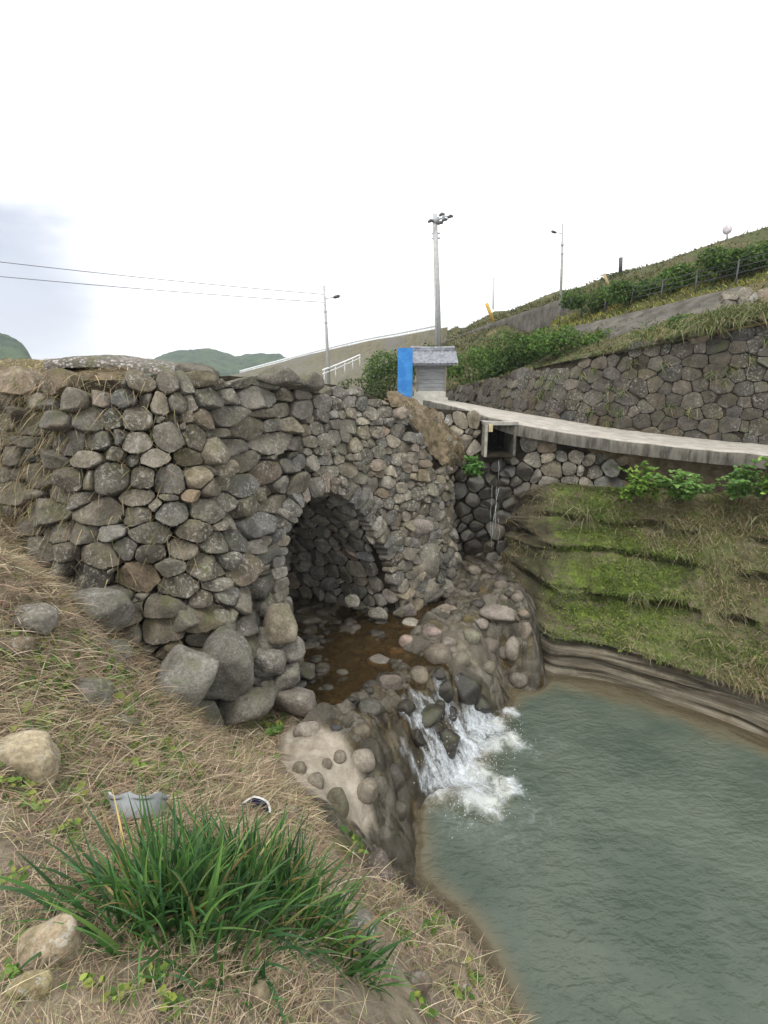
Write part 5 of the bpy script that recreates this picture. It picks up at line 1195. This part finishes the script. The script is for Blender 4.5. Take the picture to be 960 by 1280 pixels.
M['pool'] = pool_mat()
tag(mk('pool_water', np.stack([WX, WY, zw], -1).reshape(-1, 3), gridF(len(wx_), len(wy_)), M['pool'], np.stack([fm, sh_, calm], -1).reshape(-1, 3)), kind='structure')
# shallow stream before and under the arch
sx = np.arange(-4.4, 1.6, .04); sy = np.arange(5.4, 10.6, .04); SX, SY = np.meshgrid(sx, sy, indexing='ij'); sg = tps(SX, SY)
SZ = np.minimum(.925, sg+.022)+.004*fbm(np.stack([SX, SY, SX*0], -1), 3, 6)
st_poly = [at(*q, z=.93)[:2] for q in [(372, 905), (430, 900), (470, 880), (495, 868), (540, 845), (570, 835), (520, 800), (520, 775), (600, 745), (600, 735)]]+[np.array(v) for v in [(1.2, 9.8), (-1.0, 10.4), (-4.4, 10.6), (-4.4, 7.0), (-1.6, 6.2), (-1.2, 5.5)]]
cm = poly_sd(SX, SY, st_poly)
fc = (cm[1:, 1:]+cm[:-1, :-1])/2 < 0
g = NT('shallow stream water'); nrm = g.bump(g.noise(9, 4, .6, dist=.5), .35, .03)
gl = g.n('BsdfGlossy'); gl.inputs['Roughness'].default_value = .05; g.set(gl.inputs['Normal'], nrm); tr = g.n('BsdfTransparent'); tr.inputs[0].default_value = (.72, .58, .36, 1)
df = g.n('BsdfDiffuse'); df.inputs[0].default_value = (.10, .075, .04, 1); mx0 = g.n('MixShader'); mx0.inputs[0].default_value = .16; g.t.links.new(tr.outputs[0], mx0.inputs[1]); g.t.links.new(df.outputs[0], mx0.inputs[2])
fr = g.n('Fresnel'); fr.inputs[0].default_value = 1.33; g.set(fr.inputs[1], nrm); mx = g.n('MixShader'); g.t.links.new(fr.outputs[0], mx.inputs[0]); g.t.links.new(mx0.outputs[0], mx.inputs[1]); g.t.links.new(gl.outputs[0], mx.inputs[2])
M['stream'] = g.done(mx.outputs[0])
tag(mk('stream_water', np.stack([SX, SY, SZ], -1).reshape(-1, 3), gridF(len(sx), len(sy), fc), M['stream'], np.ones((SX.size, 3))), kind='structure')
# white cascade sheet hugging the rock
cx = np.arange(-.1, 2.2, .022); cy = np.arange(4.7, 6.8, .022); CX, CY = np.meshgrid(cx, cy, indexing='ij'); cg = ground_parts(CX, CY)[0]
flow = np.array([.72, -.69]); along = CX*flow[0]+CY*flow[1]; across = -CX*flow[1]+CY*flow[0]
CZ = np.maximum(cg, -.02)+.035+.055*np.abs(fbm(np.stack([along*2.0, across*7, CX*0], -1), 4, 1.3))+.03*fbm(np.stack([CX, CY, CX*0], -1), 3, 12)
def zpt(px, py, z): return at(px, py, z=z)[:2]
c_poly = [zpt(488, 905, .75), zpt(500, 872, .93), zpt(530, 850, .86), zpt(575, 838, .7), zpt(612, 850, .45), zpt(640, 880, 0), zpt(648, 920, 0), zpt(622, 960, 0), zpt(640, 1000, 0), zpt(615, 1030, 0), zpt(570, 1015, 0), zpt(530, 975, .3), zpt(500, 945, .6)]
cs = poly_sd(CX, CY, c_poly); fade = ss(0, 1, (.05-cs-.13*fbm(np.stack([CX, CY, CX*0], -1), 4, 4))/(.21+.34*ss(.12, -.1, cg)))
fc = (cs[1:, 1:]+cs[:-1, :-1])/2 < .05
gapn = fbm(np.stack([along*.6, across*3.2, CX*0+2], -1), 3, 1.2)
for px, py, r_ in ((560, 915, .22), (553, 868, .16), (532, 895, .14), (520, 955, .10)):
    q_ = at(px, py, z=.35)[:2]; gapn = gapn-.75*ss(r_*1.5, r_*.3, np.hypot((CX-q_[0]), (CY-q_[1])))
fadeL = fade*np.clip(.50+.55*ss(.55, .0, cg)+.75*gapn, .05, 1.05)
def foam_mat():
    g = NT('white falling water'); s = g.sep(g.attr()); f = s[0]; dense = s[1]
    mp = g.n('Mapping'); g.set(mp.inputs[0], g.pos()); mp.inputs['Rotation'].default_value = (0, 0, R(44))
    v = g.vmul(mp.outputs[0], (1.5, 5.5, 2)); n1 = g.noise(2.0, 5, .6, vec=v, dist=.9); n2 = g.noise(30, 4, .7, dist=.5)
    a = g.ramp(g.math('ADD', g.math('ADD', g.math('MULTIPLY', n1, .74), g.math('MULTIPLY', n2, .26)), g.math('MULTIPLY', f, .32)), .52, .98)
    a = g.math('MULTIPLY', g.math('MULTIPLY', a, g.ramp(f, .02, .55)), .93)
    w = g.pbr(g.mix(g.ramp(n2, .3, .7), (.45, .49, .53), (.70, .74, .77)), .5, g.bump(g.math('ADD', n1, g.math('MULTIPLY', n2, .4)), .6, .05), .4)
    tr = g.n('BsdfTransparent'); tr.inputs[0].default_value = (.93, .92, .88, 1); mx = g.n('MixShader'); g.set(mx.inputs[0], a); g.t.links.new(tr.outputs[0], mx.inputs[1]); g.t.links.new(w, mx.inputs[2]); return g.done(mx.outputs[0])
M['foam'] = foam_mat()
tag(mk('cascade_water', np.stack([CX, CY, CZ], -1).reshape(-1, 3), gridF(len(cx), len(cy), fc), M['foam'], np.stack([fadeL, fade, fade], -1).reshape(-1, 3)), kind='structure')
# spray drops
mb = MB(); iv, if_ = ICO[1]
g = NT('water drops'); pd = g.pbr((.7, .74, .77), .2, None, .5); tr = g.n('BsdfTransparent'); mx = g.n('MixShader'); mx.inputs[0].default_value = .55; g.t.links.new(tr.outputs[0], mx.inputs[1]); g.t.links.new(pd, mx.inputs[2]); M['drop'] = g.done(mx.outputs[0])
for _ in range(1100):
    px, py, z = [(RNG.normal(590, 26), RNG.normal(985, 22), 0), (RNG.normal(615, 20), RNG.normal(920, 20), 0), (RNG.normal(545, 26), RNG.normal(915, 26), .4)][RNG.integers(3)]
    c = at(px, py, z=z); r = RNG.uniform(.003, .008); mb.add(iv*r+c+[RNG.normal(0, .03), 0, abs(RNG.normal(.03, .06))+.02], if_)
tag(mb.build('spray', M['drop']), kind='stuff')
# thin trickle from the drain
mb = MB()
for k in range(6):
    x0 = 2.2+RNG.normal(0, .05); y = 10.18; z = 3.5; pts = []
    while z > 1.5:
        pts.append([x0, y, z]); z -= RNG.uniform(.10, .2); x0 += RNG.normal(0, .018); y -= RNG.uniform(-.004, .02)
    L_ = RNG.integers(4, len(pts)); s0 = RNG.integers(0, len(pts)-3); pts = pts[s0:s0+L_]
    if len(pts) > 2: mb.tube(pts, RNG.uniform(.0015, .0045, len(pts)), 5)
tag(mb.build('drain_waterfall', M['drop']), 'thin trickle of water falling from the square drain outlet', 'waterfall')

# ================================================================== AIR
g = NT('far air'); pv = g.n('VolumePrincipled'); pv.inputs['Color'].default_value = (.86, .92, 1, 1); pv.inputs['Density'].default_value = .0006; g.t.links.new(pv.outputs[0], g.out.inputs[1])
mb = MB(); mb.box((0, 760, 40), (1900, 1560, 110)); tag(mb.build('haze', g.m, None, False), kind='stuff')
# ================================================================== LIGHT, SKY, CAMERA
EL, AZ = R(58), R(-150)     # sun high behind the viewer's left shoulder, through cloud
w = bpy.data.worlds.new('World'); scene.world = w; w.use_nodes = True; nt = w.node_tree; nt.nodes.clear()
out = nt.nodes.new('ShaderNodeOutputWorld'); bg = nt.nodes.new('ShaderNodeBackground'); bg.inputs[1].default_value = .10
sky = nt.nodes.new('ShaderNodeTexSky'); sky.sky_type = 'NISHITA'; sky.sun_disc = False; sky.sun_elevation = EL; sky.sun_rotation = AZ; sky.air_density = 1; sky.dust_density = 2
tc = nt.nodes.new('ShaderNodeTexCoord'); mp = nt.nodes.new('ShaderNodeMapping'); mp.inputs['Scale'].default_value = (1, 1, 2.6); nt.links.new(tc.outputs['Generated'], mp.inputs[0])
def wn(t, **k):
    nd = nt.nodes.new('ShaderNode'+t); [setattr(nd, a, b) for a, b in k.items()]; return nd
nz_ = wn('TexNoise'); nz_.inputs['Scale'].default_value = 2.4; nz_.inputs['Detail'].default_value = 6; nz_.inputs['Roughness'].default_value = .55; nt.links.new(mp.outputs[0], nz_.inputs['Vector'])
rp = wn('MapRange', interpolation_type='SMOOTHSTEP'); rp.inputs[1].default_value = .30; rp.inputs[2].default_value = .48; rp.inputs[3].default_value = .72; rp.inputs[4].default_value = 1; nt.links.new(nz_.outputs['Fac'], rp.inputs[0])
# greyer belly of cloud low on the left
vd = wn('VectorMath', operation='DISTANCE'); nt.links.new(tc.outputs['Generated'], vd.inputs[0]); vd.inputs[1].default_value = tuple(Vector((-.60, .82, .11)).normalized())
ad = wn('Math', operation='ADD'); nt.links.new(vd.outputs['Value'], ad.inputs[0]); m2 = wn('Math', operation='MULTIPLY'); nt.links.new(nz_.outputs['Fac'], m2.inputs[0]); m2.inputs[1].default_value = .35; nt.links.new(m2.outputs[0], ad.inputs[1])
r2 = wn('MapRange', interpolation_type='SMOOTHSTEP'); r2.inputs[1].default_value = .24; r2.inputs[2].default_value = .46; r2.inputs[3].default_value = .0; r2.inputs[4].default_value = 1; nt.links.new(ad.outputs[0], r2.inputs[0])
cl_ = wn('Mix', data_type='RGBA'); cl_.inputs[6].default_value = (5.3, 5.7, 6.7, 1); cl_.inputs[7].default_value = (13.2, 13.2, 13.0, 1); nt.links.new(r2.outputs[0], cl_.inputs[0])
mxs = wn('Mix', data_type='RGBA'); nt.links.new(rp.outputs[0], mxs.inputs[0]); nt.links.new(sky.outputs[0], mxs.inputs[6]); nt.links.new(cl_.outputs[2], mxs.inputs[7])
nt.links.new(mxs.outputs[2], bg.inputs[0]); nt.links.new(bg.outputs[0], out.inputs[0])
sl = bpy.data.lights.new('Sun', 'SUN'); sl.energy = 1.5; sl.angle = R(14); sl.color = (1, .97, .92); so = link(bpy.data.objects.new('Sun', sl))
# sky sun_rotation turns clockwise from +Y
dv = Vector((math.sin(AZ)*math.cos(EL), math.cos(AZ)*math.cos(EL), math.sin(EL))); so.rotation_euler = dv.to_track_quat('Z', 'Y').to_euler()
cd = bpy.data.cameras.new('Camera'); cam = link(bpy.data.objects.new('Camera', cd)); cd.sensor_fit = 'HORIZONTAL'; cd.sensor_width = 36; cd.lens = 36*FPX/960; cd.clip_start = .05; cd.clip_end = 5000
cam.location = (0, 0, CAMZ); cam.rotation_euler = (math.pi/2-PITCH, 0, 0); scene.camera = cam
vs = scene.view_settings; vs.view_transform = 'Standard'; vs.look = 'None'; vs.exposure = 0.42; vs.gamma = 1; vs.use_curve_mapping = False
scene.cycles.max_bounces = 8; scene.cycles.transparent_max_bounces = 16; scene.cycles.use_denoising = True; scene.cycles.sample_clamp_indirect = 4; scene.cycles.caustics_reflective = False; scene.cycles.caustics_refractive = False
